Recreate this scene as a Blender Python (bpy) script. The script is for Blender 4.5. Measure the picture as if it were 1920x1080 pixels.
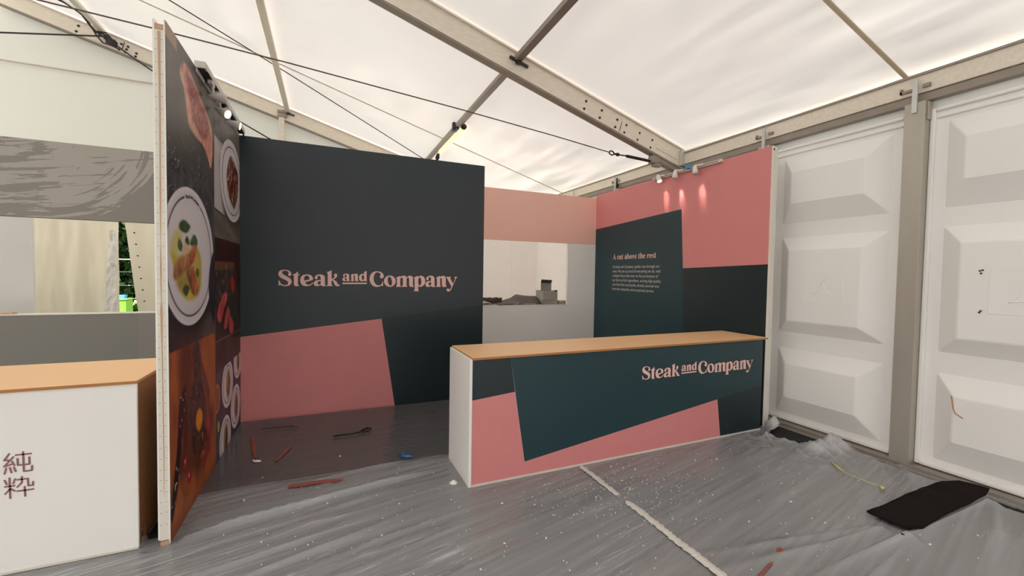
import bpy, bmesh, math, random
import numpy as np
from mathutils import Vector, Matrix
for o in list(bpy.data.objects): bpy.data.objects.remove(o)
SC=bpy.context.scene
# ------------------------------------------------------------ camera, sky, exposure
YAW,PITCH,ROLL,FPX=0.41589901,-0.03309367,0.01617514,783.53749
fw=Vector((math.sin(YAW)*math.cos(PITCH),math.cos(YAW)*math.cos(PITCH),math.sin(PITCH)))
r0=Vector((math.cos(YAW),-math.sin(YAW),0)); u0=r0.cross(fw)
rt=r0*math.cos(ROLL)+u0*math.sin(ROLL); up=-r0*math.sin(ROLL)+u0*math.cos(ROLL)
cd=bpy.data.cameras.new('camera'); cam=bpy.data.objects.new('camera',cd); SC.collection.objects.link(cam)
cd.sensor_width=36.0; cd.lens=FPX/1920*36.0; cd.clip_start=0.05; cd.clip_end=200
m=Matrix((rt,up,-fw)).transposed().to_4x4(); m.translation=Vector((0,0,1.6)); cam.matrix_world=m
SC.camera=cam
W=bpy.data.worlds.new('overcast_sky'); SC.world=W; W.use_nodes=True
bg=W.node_tree.nodes['Background']; bg.inputs[0].default_value=(0.95,0.97,1.0,1); bg.inputs[1].default_value=1.95
sd_=bpy.data.lights.new('sun','SUN'); sd_.energy=34; sd_.angle=math.radians(12); sd_.color=(1.0,0.97,0.92)
sun=bpy.data.objects.new('sun',sd_); SC.collection.objects.link(sun); sun.location=(-20,-12,30); sun.rotation_euler=Vector((.90,.16,-.41)).to_track_quat('-Z','Y').to_euler()
VS=SC.view_settings; SC.display_settings.display_device='sRGB'
VS.view_transform='Standard'; VS.look='None'; VS.exposure=0.2; VS.gamma=1.0; VS.use_curve_mapping=False
SC.cycles.max_bounces=20; SC.cycles.diffuse_bounces=14; SC.cycles.transparent_max_bounces=12
SC.cycles.use_denoising=True

# ------------------------------------------------------------ helpers
def lin(c):
    return tuple((x/255/12.92 if x/255<=0.04045 else ((x/255+0.055)/1.055)**2.4) for x in c)
def mat(name,rgb,rough=0.6,spec=0.4,metal=0.0,vary=0.0,scale=6.0,bump=0.0,bscale=60.0,stretch=None,emit=None,estr=1.0):
    mt=bpy.data.materials.new(name); mt.use_nodes=True; nt=mt.node_tree; b=nt.nodes['Principled BSDF']
    c=lin(rgb); b.inputs['Base Color'].default_value=(*c,1); b.inputs['Roughness'].default_value=rough
    b.inputs['Specular IOR Level'].default_value=spec; b.inputs['Metallic'].default_value=metal
    tc=nt.nodes.new('ShaderNodeTexCoord'); mp=nt.nodes.new('ShaderNodeMapping')
    nt.links.new(tc.outputs['Object'],mp.inputs[0])
    if stretch: mp.inputs['Scale'].default_value=stretch
    if vary>0:
        n=nt.nodes.new('ShaderNodeTexNoise'); n.inputs['Scale'].default_value=scale; n.inputs['Detail'].default_value=5
        nt.links.new(mp.outputs[0],n.inputs['Vector'])
        rp=nt.nodes.new('ShaderNodeMix'); rp.data_type='RGBA'
        rp.inputs[6].default_value=(*[x*(1-vary) for x in c],1); rp.inputs[7].default_value=(*[min(1,x*(1+vary)) for x in c],1)
        nt.links.new(n.outputs[0],rp.inputs[0]); nt.links.new(rp.outputs[2],b.inputs['Base Color'])
    if bump>0:
        n2=nt.nodes.new('ShaderNodeTexNoise'); n2.inputs['Scale'].default_value=bscale; n2.inputs['Detail'].default_value=3
        nt.links.new(mp.outputs[0],n2.inputs['Vector'])
        bp=nt.nodes.new('ShaderNodeBump'); bp.inputs['Strength'].default_value=bump; bp.inputs['Distance'].default_value=0.01
        nt.links.new(n2.outputs[0],bp.inputs['Height']); nt.links.new(bp.outputs[0],b.inputs['Normal'])
    if emit:
        b.inputs['Emission Color'].default_value=(*lin(emit),1); b.inputs['Emission Strength'].default_value=estr
    return mt
def fabric(name,refl,trans,frac=0.5,bscale=1.2,bump=0.25,stretch=(1,1,1)):
    mt=bpy.data.materials.new(name); mt.use_nodes=True; nt=mt.node_tree; nt.nodes.remove(nt.nodes['Principled BSDF'])
    d=nt.nodes.new('ShaderNodeBsdfDiffuse'); d.inputs[0].default_value=(*lin(refl),1)
    t=nt.nodes.new('ShaderNodeBsdfTranslucent'); t.inputs[0].default_value=(*lin(trans),1)
    mx=nt.nodes.new('ShaderNodeMixShader'); mx.inputs[0].default_value=frac
    tc=nt.nodes.new('ShaderNodeTexCoord'); mp=nt.nodes.new('ShaderNodeMapping'); mp.inputs['Scale'].default_value=stretch
    n=nt.nodes.new('ShaderNodeTexNoise'); n.inputs['Scale'].default_value=bscale; n.inputs['Detail'].default_value=4
    bp=nt.nodes.new('ShaderNodeBump'); bp.inputs['Strength'].default_value=bump; bp.inputs['Distance'].default_value=0.05
    L=nt.links.new
    L(tc.outputs['Object'],mp.inputs[0]); L(mp.outputs[0],n.inputs['Vector']); L(n.outputs[0],bp.inputs['Height'])
    L(bp.outputs[0],d.inputs['Normal'])
    L(d.outputs[0],mx.inputs[1]); L(t.outputs[0],mx.inputs[2]); L(mx.outputs[0],nt.nodes['Material Output'].inputs[0])
    return mt
def film(name,haze,white,rough,bump,stretch,rot=0.2,bscale=6.0,crease_light=0.25,xfade=None):
    # thin polythene: clear, with milky haze, highlights of creases and raised folds painted into it, and a fresnel gloss on top
    mt=bpy.data.materials.new(name); mt.use_nodes=True; nt=mt.node_tree; nt.nodes.remove(nt.nodes['Principled BSDF']); L=nt.links.new; N=nt.nodes.new
    def math_(op,a,b=None,clamp=False):
        m=N('ShaderNodeMath'); m.operation=op; m.use_clamp=clamp
        for k,v in ((0,a),(1,b)):
            if v is None: continue
            if isinstance(v,(int,float)): m.inputs[k].default_value=v
            else: L(v,m.inputs[k])
        return m.outputs[0]
    def ramp(v,a,b,c,d):
        m=N('ShaderNodeMapRange'); L(v,m.inputs[0])
        for k,q in zip((1,2,3,4),(a,b,c,d)): m.inputs[k].default_value=q
        m.interpolation_type='SMOOTHSTEP'; return m.outputs[0]
    tc=N('ShaderNodeTexCoord')
    def nz(st,sc,det,rt,dist=0.0):
        m0=N('ShaderNodeMapping'); m0.inputs['Rotation'].default_value=(0,0,-rt); m1=N('ShaderNodeMapping'); m1.inputs['Scale'].default_value=st
        n=N('ShaderNodeTexNoise'); n.inputs['Scale'].default_value=sc; n.inputs['Detail'].default_value=det; n.inputs['Distortion'].default_value=dist
        L(tc.outputs['Object'],m0.inputs[0]); L(m0.outputs[0],m1.inputs[0]); L(m1.outputs[0],n.inputs['Vector']); return n.outputs[0]
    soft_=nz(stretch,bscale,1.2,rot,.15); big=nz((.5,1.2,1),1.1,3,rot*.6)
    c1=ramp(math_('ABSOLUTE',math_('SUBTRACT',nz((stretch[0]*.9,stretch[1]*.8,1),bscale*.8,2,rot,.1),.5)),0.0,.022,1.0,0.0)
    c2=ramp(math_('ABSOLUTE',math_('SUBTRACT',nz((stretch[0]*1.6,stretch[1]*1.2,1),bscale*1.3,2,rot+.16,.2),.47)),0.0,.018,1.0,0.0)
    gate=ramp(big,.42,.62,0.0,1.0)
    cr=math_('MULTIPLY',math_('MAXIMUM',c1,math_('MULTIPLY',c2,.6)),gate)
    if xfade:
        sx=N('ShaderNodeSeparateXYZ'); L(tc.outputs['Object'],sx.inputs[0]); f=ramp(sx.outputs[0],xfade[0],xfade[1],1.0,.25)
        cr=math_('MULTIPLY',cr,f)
    sz=N('ShaderNodeSeparateXYZ'); L(tc.outputs['Object'],sz.inputs[0]); lift_light=ramp(sz.outputs[2],.010,.06,0.0,.24)
    hz=math_('ADD',lift_light,math_('ADD',ramp(soft_,.3,.7,haze*.9,haze*1.1),math_('MULTIPLY',cr,crease_light)),True)  # whiter haze along creases and raised folds paints in their highlights
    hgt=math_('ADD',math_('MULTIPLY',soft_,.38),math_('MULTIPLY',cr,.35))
    bp=N('ShaderNodeBump'); bp.inputs['Strength'].default_value=bump; bp.inputs['Distance'].default_value=0.02; L(hgt,bp.inputs['Height'])
    tr=N('ShaderNodeBsdfTransparent'); d=N('ShaderNodeBsdfDiffuse'); d.inputs[0].default_value=(*lin(white),1); L(bp.outputs[0],d.inputs['Normal'])
    mx=N('ShaderNodeMixShader'); L(hz,mx.inputs[0]); L(tr.outputs[0],mx.inputs[1]); L(d.outputs[0],mx.inputs[2])
    g=N('ShaderNodeBsdfGlossy'); g.inputs['Roughness'].default_value=rough; L(bp.outputs[0],g.inputs['Normal'])
    fr=N('ShaderNodeFresnel'); fr.inputs[0].default_value=1.5; L(bp.outputs[0],fr.inputs['Normal'])
    m2=N('ShaderNodeMixShader'); L(fr.outputs[0],m2.inputs[0]); L(mx.outputs[0],m2.inputs[1]); L(g.outputs[0],m2.inputs[2])
    L(m2.outputs[0],nt.nodes['Material Output'].inputs[0])
    return mt
ORG={}
def origin(o): return ORG.get(o.name,Vector((0,0,0))) if o else Vector((0,0,0))
def tag(o,label=None,cat=None,group=None,kind=None):
    if label:o['label']=label
    if cat:o['category']=cat
    if group:o['group']=group
    if kind:o['kind']=kind
    return o
def thing(name,loc,label=None,cat=None,group=None,kind=None):
    o=bpy.data.objects.new(name,None); SC.collection.objects.link(o); o.location=loc; o.empty_display_size=0.1
    ORG[o.name]=Vector(loc); return tag(o,label,cat,group,kind)
def link(name,me,parent=None,org=None):
    o=bpy.data.objects.new(name,me); SC.collection.objects.link(o)
    if parent:
        o.parent=parent; ORG[o.name]=origin(parent)
    else:
        o.location=org or (0,0,0); ORG[o.name]=Vector(org or (0,0,0))
    return o
class B:
    def __init__(s): s.v=[]; s.f=[]; s.mi=[]; s.sm=[]
    def add(s,vs,fs,mi=0,sm=False):
        n=len(s.v); s.v+= [tuple(v) for v in vs]
        for f in fs: s.f.append(tuple(i+n for i in f)); s.mi.append(mi); s.sm.append(sm)
        return s
    def box(s,x0,x1,y0,y1,z0,z1,mi=0):
        v=[(x,y,z) for z in (z0,z1) for y in (y0,y1) for x in (x0,x1)]
        return s.add(v,[(0,2,3,1),(4,5,7,6),(0,1,5,4),(2,6,7,3),(0,4,6,2),(1,3,7,5)],mi)
    def prism(s,poly,ax,a,b,mi=0):
        # poly: 2d points in the two other axes, extruded a..b along ax
        def P(p,t): return {'x':(t,p[0],p[1]),'y':(p[0],t,p[1]),'z':(p[0],p[1],t)}[ax]
        n=len(poly); v=[P(p,a) for p in poly]+[P(p,b) for p in poly]
        return s.add(v,[tuple(range(n))[::-1],tuple(range(n,2*n))]+[(i,(i+1)%n,(i+1)%n+n,i+n) for i in range(n)],mi)
    def flat(s,poly,ax,t,mi=0):
        v=[{'x':(t,p[0],p[1]),'y':(p[0],t,p[1]),'z':(p[0],p[1],t)}[ax] for p in poly]
        return s.add(v,[tuple(range(len(poly)))],mi)
    def tube(s,pts,r,seg=8,mi=0,caps=True,taper=None):
        P=[Vector(p) for p in pts]; rings=[]; prev=None
        for i,p in enumerate(P):
            t=(P[min(i+1,len(P)-1)]-P[max(i-1,0)]).normalized()
            if prev is None:
                a=Vector((0,0,1)) if abs(t.z)<0.9 else Vector((1,0,0)); n=t.cross(a).normalized()
            else: n=(prev-t*prev.dot(t)).normalized()
            prev=n; b=t.cross(n); rr=(taper[i] if taper else r)
            rings.append([p+(n*math.cos(2*math.pi*k/seg)+b*math.sin(2*math.pi*k/seg))*rr for k in range(seg)])
        v=[q for R in rings for q in R]; f=[]
        for i in range(len(P)-1):
            for k in range(seg):
                f.append((i*seg+k,i*seg+(k+1)%seg,(i+1)*seg+(k+1)%seg,(i+1)*seg+k))
        if caps: f+= [tuple(range(seg))[::-1],tuple((len(P)-1)*seg+k for k in range(seg))]
        return s.add(v,f,mi,True)
    def beam(s,p,q,w,h,mi=0,upv=(0,0,1)):
        p=Vector(p);q=Vector(q);t=(q-p).normalized();u=Vector(upv);sd=t.cross(u).normalized();u=sd.cross(t)
        v=[c+sd*a*w/2+u*b*h/2 for c in (p,q) for a,b in ((-1,-1),(1,-1),(1,1),(-1,1))]
        return s.add(v,[(0,1,2,3),(7,6,5,4),(0,4,5,1),(1,5,6,2),(2,6,7,3),(3,7,4,0)],mi)
    def build(s,name,mats,parent=None,bevel=0,org=None,label=None,cat=None,group=None,kind=None,smooth=False):
        me=bpy.data.meshes.new(name); o0=origin(parent) if parent else Vector(org or (0,0,0))
        me.from_pydata([(v[0]-o0.x,v[1]-o0.y,v[2]-o0.z) for v in s.v],[],s.f)
        for mm in (mats if isinstance(mats,(list,tuple)) else [mats]): me.materials.append(mm)
        me.polygons.foreach_set('material_index',s.mi); me.polygons.foreach_set('use_smooth',[bool(x or smooth) for x in s.sm])
        bm=bmesh.new(); bm.from_mesh(me); bmesh.ops.recalc_face_normals(bm,faces=bm.faces); bm.to_mesh(me); bm.free()
        me.update(); o=link(name,me,parent,org)
        if bevel>0:
            b=o.modifiers.new('bevel','BEVEL'); b.width=bevel; b.segments=2; b.limit_method='ANGLE'
        return tag(o,label,cat,group,kind)
def BX(x0,x1,y0,y1,z0,z1): return B().box(x0,x1,y0,y1,z0,z1)
def noise2(shape,cells,seed,octs=4,gain=0.55):
    # value noise on a grid; cells = (cells along axis0, axis1)
    rs=np.random.RandomState(seed); out=np.zeros(shape); amp=1; tot=0
    for o in range(octs):
        cy=max(1,int(cells[0]*2**o)); cx=max(1,int(cells[1]*2**o)); g=rs.rand(cy+2,cx+2)
        a=np.linspace(0,cy,shape[0],endpoint=False); b=np.linspace(0,cx,shape[1],endpoint=False)
        i=a.astype(int); j=b.astype(int); u=a-i; v=b-j; u=u*u*(3-2*u); v=v*v*(3-2*v)
        g00=g[np.ix_(i,j)];g01=g[np.ix_(i,j+1)];g10=g[np.ix_(i+1,j)];g11=g[np.ix_(i+1,j+1)]
        U=u[:,None];V=v[None,:]
        out+=amp*((g00*(1-V)+g01*V)*(1-U)+(g10*(1-V)+g11*V)*U); tot+=amp; amp*=gain
    return out/tot
def grid_mesh(name,P,mats,parent=None,keep=None,col=None,smooth=True,org=None):
    # P: (n,m,3) points -> quad mesh; keep: (n-1,m-1) mask
    n,mm=P.shape[:2]; o0=origin(parent) if parent else Vector(org or (0,0,0))
    idx=np.arange(n*mm).reshape(n,mm)
    q=np.stack([idx[:-1,:-1],idx[:-1,1:],idx[1:,1:],idx[1:,:-1]],-1)
    q=q[keep] if keep is not None else q.reshape(-1,4)
    used=np.zeros(n*mm,bool); used[q.ravel()]=True; remap=np.cumsum(used)-1
    V=(P.reshape(-1,3)-np.array(o0))[used]; q=remap[q]
    me=bpy.data.meshes.new(name); me.vertices.add(len(V)); me.vertices.foreach_set('co',V.ravel().astype(np.float32))
    me.loops.add(q.size); me.loops.foreach_set('vertex_index',q.ravel().astype(np.int32))
    me.polygons.add(len(q)); me.polygons.foreach_set('loop_start',np.arange(0,q.size,4,dtype=np.int32))
    me.polygons.foreach_set('use_smooth',np.full(len(q),smooth))
    me.update(calc_edges=True); me.validate()
    for k in (mats if isinstance(mats,(list,tuple)) else [mats]): me.materials.append(k)
    if col is not None:
        ca=me.color_attributes.new('print','FLOAT_COLOR','POINT')
        c=np.ones((n*mm,4),np.float32); c[:,:3]=col.reshape(-1,3); ca.data.foreach_set('color',c[used].ravel())
    return link(name,me,parent,org)
def print_mat(name,rough=0.35,spec=0.4):
    mt=bpy.data.materials.new(name); mt.use_nodes=True; nt=mt.node_tree; b=nt.nodes['Principled BSDF']
    a=nt.nodes.new('ShaderNodeVertexColor'); a.layer_name='print'; nt.links.new(a.outputs[0],b.inputs['Base Color'])
    b.inputs['Roughness'].default_value=rough; b.inputs['Specular IOR Level'].default_value=spec; return mt
def smooth_poly(pts,sub=4):
    # closed Catmull-Rom through points; points with a third value are corners
    n=len(pts); out=[]
    P=[Vector((p[0],p[1])) for p in pts]; K=[len(p)>2 for p in pts]
    for i in range(n):
        p1,p2=P[i],P[(i+1)%n]; t1=Vector((0,0)) ; 
        p0=P[i-1] if not K[i] else p1*2-p2; p3=P[(i+2)%n] if not K[(i+1)%n] else p2*2-p1
        if K[i] and K[(i+1)%n]: out.append(p1); continue
        for s in range(sub):
            t=s/sub; out.append(0.5*((2*p1)+(p2-p0)*t+(2*p0-5*p1+4*p2-p3)*t*t+(3*p1-p0-3*p2+p3)*t**3))
    return [(q.x,q.y) for q in out]
def fill2d(loops):
    # even-odd fill of closed 2d loops -> verts, faces
    cu=bpy.data.curves.new('tmp','CURVE'); cu.dimensions='2D'; cu.fill_mode='FRONT'
    for lp in loops:
        sp=cu.splines.new('POLY'); sp.points.add(len(lp)-1); sp.use_cyclic_u=True
        for k,p in enumerate(lp): sp.points[k].co=(p[0],p[1],0,1)
    ob=bpy.data.objects.new('tmp',cu); SC.collection.objects.link(ob)
    dg=bpy.context.evaluated_depsgraph_get(); me=ob.evaluated_get(dg).to_mesh()
    v=[(q.co.x,q.co.y) for q in me.vertices]; f=[tuple(p.vertices) for p in me.polygons]
    ob.evaluated_get(dg).to_mesh_clear(); bpy.data.objects.remove(ob); bpy.data.curves.remove(cu)
    return v,f
def text2d(body,size=1.0,sx=1.0,bold=0.0,spacing=1.0,line=1.0):
    cu=bpy.data.curves.new('tmp','FONT'); cu.body=body; cu.size=size; cu.offset=bold; cu.space_character=spacing; cu.resolution_u=3; cu.space_line=line
    ob=bpy.data.objects.new('tmp',cu); SC.collection.objects.link(ob)
    dg=bpy.context.evaluated_depsgraph_get(); me=ob.evaluated_get(dg).to_mesh()
    v=[(q.co.x*sx,q.co.y) for q in me.vertices]; f=[tuple(p.vertices) for p in me.polygons]
    ob.evaluated_get(dg).to_mesh_clear(); bpy.data.objects.remove(ob); bpy.data.curves.remove(cu)
    return v,f
rnd=random.Random(7)
GLYPHS={'S':[((-0.4791,1.4374,1),(-0.4804,1.491,1),(-0.471,1.491,1),(-0.464,1.4697),(-0.4475,1.4499),(-0.4215,1.443),(-0.4001,1.4469),(-0.3896,1.4621),(-0.3915,1.4782),(-0.4048,1.4916),(-0.4333,1.5075),(-0.4639,1.5259),(-0.478,1.5445),(-0.4817,1.5658),(-0.4755,1.5873),(-0.4543,1.6037),(-0.4213,1.6081),(-0.3904,1.6022),(-0.3689,1.5891),(-0.3594,1.5677),(-0.3608,1.5515),(-0.369,1.5432),(-0.3809,1.5431),(-0.3895,1.5511),(-0.3895,1.5618),(-0.3833,1.5711),(-0.388,1.585),(-0.4047,1.5966),(-0.4237,1.5979),(-0.4402,1.5922),(-0.4459,1.5771),(-0.4403,1.5638),(-0.419,1.548),(-0.3857,1.5268),(-0.3642,1.5082),(-0.3556,1.4839),(-0.3595,1.4622),(-0.3739,1.4432),(-0.4002,1.4329),(-0.4239,1.4322),(-0.4476,1.4375),(-0.4641,1.4455),(-0.4702,1.4498,1),(-0.4711,1.4375,1))],
't':[((-0.3464,1.5571,1),(-0.3257,1.5655),(-0.3088,1.5793),(-0.2982,1.5914,1),(-0.2933,1.5904,1),(-0.2943,1.5594,1),(-0.2783,1.5597,1),(-0.2783,1.551,1),(-0.2943,1.5497,1),(-0.2953,1.4626),(-0.2934,1.4436),(-0.2822,1.4398),(-0.2847,1.4343),(-0.2993,1.4316),(-0.321,1.4331),(-0.3321,1.4434),(-0.3345,1.4624),(-0.3344,1.5491,1),(-0.3464,1.55,1))],
'e':[((-0.2725,1.4927),(-0.2691,1.5228),(-0.253,1.5475),(-0.226,1.5588),(-0.1965,1.5603),(-0.1668,1.5514),(-0.1509,1.5323),(-0.1469,1.5131),(-0.1494,1.4999,1),(-0.2221,1.4773,1),(-0.2162,1.4603),(-0.2039,1.45),(-0.1866,1.4479),(-0.1643,1.459),(-0.1519,1.4772,1),(-0.1454,1.4723,1),(-0.1569,1.4524),(-0.1817,1.4369),(-0.2113,1.4324),(-0.2432,1.4383),(-0.2637,1.4584)),((-0.2334,1.4931,1),(-0.2349,1.5149),(-0.2285,1.5396),(-0.2113,1.5481),(-0.194,1.5428),(-0.1842,1.5265),(-0.1827,1.5061,1))],
'a':[((-0.1295,1.5271),(-0.122,1.5465),(-0.0995,1.559),(-0.0718,1.5621),(-0.044,1.5559),(-0.0288,1.5366),(-0.0272,1.5143),(-0.0272,1.4586),(-0.0236,1.4447),(-0.0159,1.4392,1),(-0.021,1.4341),(-0.0388,1.4318),(-0.0616,1.4362),(-0.0717,1.4473,1),(-0.0818,1.4389),(-0.1019,1.4327),(-0.1245,1.436),(-0.1379,1.4497),(-0.1394,1.4691),(-0.1295,1.4884),(-0.107,1.498),(-0.0708,1.5017,1),(-0.0708,1.525),(-0.0758,1.5416),(-0.0919,1.5486),(-0.101,1.5412),(-0.0995,1.5274),(-0.1045,1.5135),(-0.117,1.509),(-0.127,1.5144)),((-0.0692,1.4889,1),(-0.0894,1.486),(-0.1009,1.4721),(-0.0979,1.4555),(-0.0843,1.45),(-0.0717,1.4584),(-0.0692,1.4723))],
'k':[((-0.0059,1.5915,1),(0.017,1.5986),(0.0411,1.6113,1),(0.0413,1.5094,1),(0.0583,1.5236),(0.0737,1.5378),(0.066,1.5518),(0.0685,1.5658),(0.0788,1.5744),(0.0918,1.5718),(0.0986,1.5578),(0.0945,1.5381),(0.0764,1.5182),(0.0532,1.5028,1),(0.0738,1.4985),(0.092,1.4846),(0.105,1.4594),(0.1181,1.4481),(0.1296,1.4482,1),(0.1233,1.438),(0.1051,1.4323),(0.0843,1.4367),(0.0713,1.4535),(0.0609,1.4788),(0.048,1.4955),(0.0403,1.4926,1),(0.0404,1.4478,1),(0.0497,1.4433),(0.0497,1.4338,1),(-0.0067,1.4336,1),(-0.0068,1.442),(0.0019,1.4476,1),(0.0017,1.576,1),(-0.0059,1.5826,1))],
'a1':[((0.1607,1.5528),(0.1654,1.5658),(0.1796,1.5741),(0.197,1.5762),(0.2144,1.5721),(0.224,1.5592),(0.225,1.5444),(0.2251,1.5074),(0.2274,1.4982),(0.2322,1.4945,1),(0.229,1.4911),(0.2179,1.4896),(0.2036,1.4924),(0.1972,1.4997,1),(0.1909,1.4941),(0.1782,1.49),(0.164,1.4921),(0.1555,1.5012),(0.1545,1.5141),(0.1608,1.5271),(0.175,1.5335),(0.1977,1.536,1),(0.1977,1.5515),(0.1945,1.5625),(0.1843,1.5672),(0.1787,1.5623),(0.1796,1.5531),(0.1765,1.5438),(0.1686,1.5408),(0.1623,1.5444)),((0.1987,1.5275,1),(0.186,1.5255),(0.1788,1.5162),(0.1807,1.5051),(0.1893,1.5015),(0.1972,1.5071),(0.1987,1.5164))],
'n1':[((0.2415,1.5613,1),(0.2563,1.5689),(0.2712,1.5774,1),(0.2733,1.5659,1),(0.2861,1.5743),(0.301,1.5766),(0.3139,1.5698),(0.3182,1.5541),(0.3184,1.5087),(0.3248,1.4964,1),(0.3227,1.491,1),(0.2949,1.4907),(0.2885,1.5002),(0.2863,1.5125),(0.2862,1.5475),(0.2819,1.5586),(0.2768,1.5585),(0.2725,1.5515,1),(0.2727,1.5,1),(0.2787,1.496,1),(0.2787,1.4906,1),(0.2418,1.4903,1),(0.2417,1.4957,1),(0.2472,1.4998,1),(0.2471,1.5511,1),(0.2416,1.5564,1))],
'd':[((0.3301,1.5266),(0.3344,1.5525),(0.3516,1.5717),(0.3733,1.5761),(0.3869,1.5705,1),(0.3869,1.5832,1),(0.3798,1.5923,1),(0.413,1.6113,1),(0.4135,1.5027,1),(0.4174,1.4917,1),(0.39,1.4915,1),(0.3872,1.5013,1),(0.3764,1.492),(0.3573,1.4907),(0.3383,1.5009)),((0.386,1.5342),(0.3854,1.5252),(0.3836,1.5172),(0.3807,1.5108),(0.3771,1.5067),(0.373,1.5052),(0.369,1.5066),(0.3654,1.5106),(0.3624,1.517),(0.3606,1.525),(0.3599,1.5339),(0.3605,1.5428),(0.3623,1.5508),(0.3652,1.5572),(0.3688,1.5613),(0.3728,1.5628),(0.3769,1.5615),(0.3805,1.5574),(0.3834,1.5511),(0.3853,1.5431))],
'u':[((0.1546,1.4738,1),(0.4163,1.4755,1),(0.4164,1.4582,1),(0.1547,1.4568,1))],
'C':[((0.4451,1.5171),(0.4536,1.56),(0.4797,1.5941),(0.5148,1.607),(0.5561,1.6046),(0.5888,1.5866),(0.6039,1.559),(0.5992,1.5372),(0.5862,1.5266),(0.5683,1.5289),(0.5594,1.543),(0.5652,1.5616),(0.5711,1.5678),(0.5591,1.5862),(0.5354,1.5963),(0.5119,1.5885),(0.4945,1.5575),(0.4906,1.5145),(0.5007,1.4777),(0.5244,1.4501),(0.554,1.4441),(0.5777,1.4565),(0.5894,1.4876,1),(0.5965,1.4876,1),(0.5956,1.4349,1),(0.5879,1.4349,1),(0.5837,1.4442,1),(0.5629,1.4336),(0.5245,1.4267),(0.4863,1.4376),(0.4569,1.4713))],
'o':[((0.7401,1.4944),(0.7369,1.4736),(0.7275,1.4549),(0.7128,1.44),(0.6943,1.4304),(0.6737,1.4271),(0.6532,1.4303),(0.6347,1.4397),(0.62,1.4543),(0.6106,1.4728),(0.6072,1.4933),(0.6103,1.5138),(0.6196,1.5324),(0.6341,1.5473),(0.6524,1.557),(0.6729,1.5605),(0.6935,1.5575),(0.7121,1.5483),(0.727,1.5337),(0.7367,1.5151)),((0.6981,1.494),(0.699,1.4774),(0.6974,1.4624),(0.6935,1.4505),(0.6876,1.4429),(0.6805,1.4402),(0.6727,1.4428),(0.665,1.4504),(0.6582,1.4622),(0.653,1.4771),(0.6498,1.4936),(0.649,1.5102),(0.6506,1.5251),(0.6544,1.537),(0.6602,1.5447),(0.6673,1.5474),(0.6751,1.5449),(0.6828,1.5373),(0.6896,1.5255),(0.6949,1.5106))],
'm':[((0.7471,1.539,1),(0.7734,1.5487),(0.7929,1.5615,1),(0.7931,1.5426,1),(0.8133,1.5568),(0.838,1.5609),(0.8598,1.5529),(0.8693,1.5385,1),(0.8879,1.5565),(0.9129,1.5619),(0.935,1.552),(0.9427,1.5285),(0.9433,1.452),(0.9548,1.4361,1),(0.9517,1.4278,1),(0.9139,1.4277),(0.9013,1.4423),(0.898,1.4613),(0.8975,1.5185),(0.8912,1.5362),(0.8786,1.5373),(0.8675,1.5245,1),(0.8682,1.4421,1),(0.8751,1.4358,1),(0.8751,1.4276,1),(0.8081,1.4274,1),(0.808,1.4356,1),(0.8247,1.442,1),(0.8241,1.5178),(0.8178,1.5354),(0.8073,1.5365),(0.7932,1.5238,1),(0.7938,1.4406,1),(0.8019,1.4356,1),(0.8019,1.4274,1),(0.7448,1.4272,1),(0.7448,1.4354,1),(0.7545,1.4417,1),(0.7539,1.5265,1),(0.7472,1.5308,1))],
'p':[((0.954,1.5414,1),(0.9792,1.55),(1.0013,1.563,1),(1.0047,1.5452,1),(1.0237,1.5595),(1.0493,1.5618),(1.0783,1.5428),(1.0916,1.5011),(1.0823,1.4591),(1.0536,1.4332),(1.028,1.4286),(1.0069,1.4363,1),(1.0073,1.3881,1),(1.0124,1.3836,1),(1.0125,1.374,1),(0.9554,1.3741,1),(0.9553,1.3837,1),(0.9647,1.3882,1),(0.9636,1.5255,1),(0.954,1.5318,1)),((1.0454,1.4923),(1.0446,1.4768),(1.0419,1.4628),(1.0376,1.4517),(1.0321,1.4446),(1.026,1.4421),(1.0198,1.4445),(1.0143,1.4516),(1.0098,1.4627),(1.0069,1.4766),(1.0058,1.492),(1.0066,1.5075),(1.0093,1.5214),(1.0136,1.5325),(1.019,1.5397),(1.0251,1.5422),(1.0312,1.5398),(1.0368,1.5328),(1.0413,1.5217),(1.0443,1.5078))],
'a2':[((1.1045,1.5278),(1.1118,1.5486),(1.1341,1.5619),(1.1615,1.5652),(1.1892,1.5584),(1.2045,1.5378),(1.2063,1.514),(1.2069,1.4544),(1.2106,1.4395),(1.2182,1.4336,1),(1.2132,1.4282),(1.1956,1.4258),(1.1729,1.4305),(1.1627,1.4424,1),(1.1528,1.4334),(1.1329,1.4268),(1.1104,1.4303),(1.0969,1.4451),(1.0952,1.4657),(1.1049,1.4865),(1.1272,1.4967),(1.1632,1.5005,1),(1.1629,1.5255),(1.1577,1.5432),(1.1417,1.5507),(1.1328,1.5429),(1.1344,1.5281),(1.1296,1.5133),(1.1171,1.5084),(1.1072,1.5143)),((1.1648,1.4869,1),(1.1448,1.4838),(1.1335,1.4689),(1.1366,1.4511),(1.1502,1.4453),(1.1626,1.4542),(1.165,1.4691))],
'n':[((1.2283,1.5413,1),(1.2513,1.5533),(1.2744,1.5667,1),(1.2779,1.5484,1),(1.2977,1.5618),(1.3211,1.5653),(1.3413,1.5544),(1.3483,1.5295),(1.3491,1.4571),(1.3594,1.4374,1),(1.3562,1.4288,1),(1.3125,1.4287),(1.3024,1.4438),(1.2988,1.4634),(1.2982,1.5192),(1.2913,1.5368),(1.2834,1.5367),(1.2768,1.5255,1),(1.2777,1.4437,1),(1.2871,1.4372,1),(1.2872,1.4286,1),(1.2295,1.4285,1),(1.2294,1.437,1),(1.2379,1.4435,1),(1.2371,1.5251,1),(1.2284,1.5335,1))],
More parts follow.
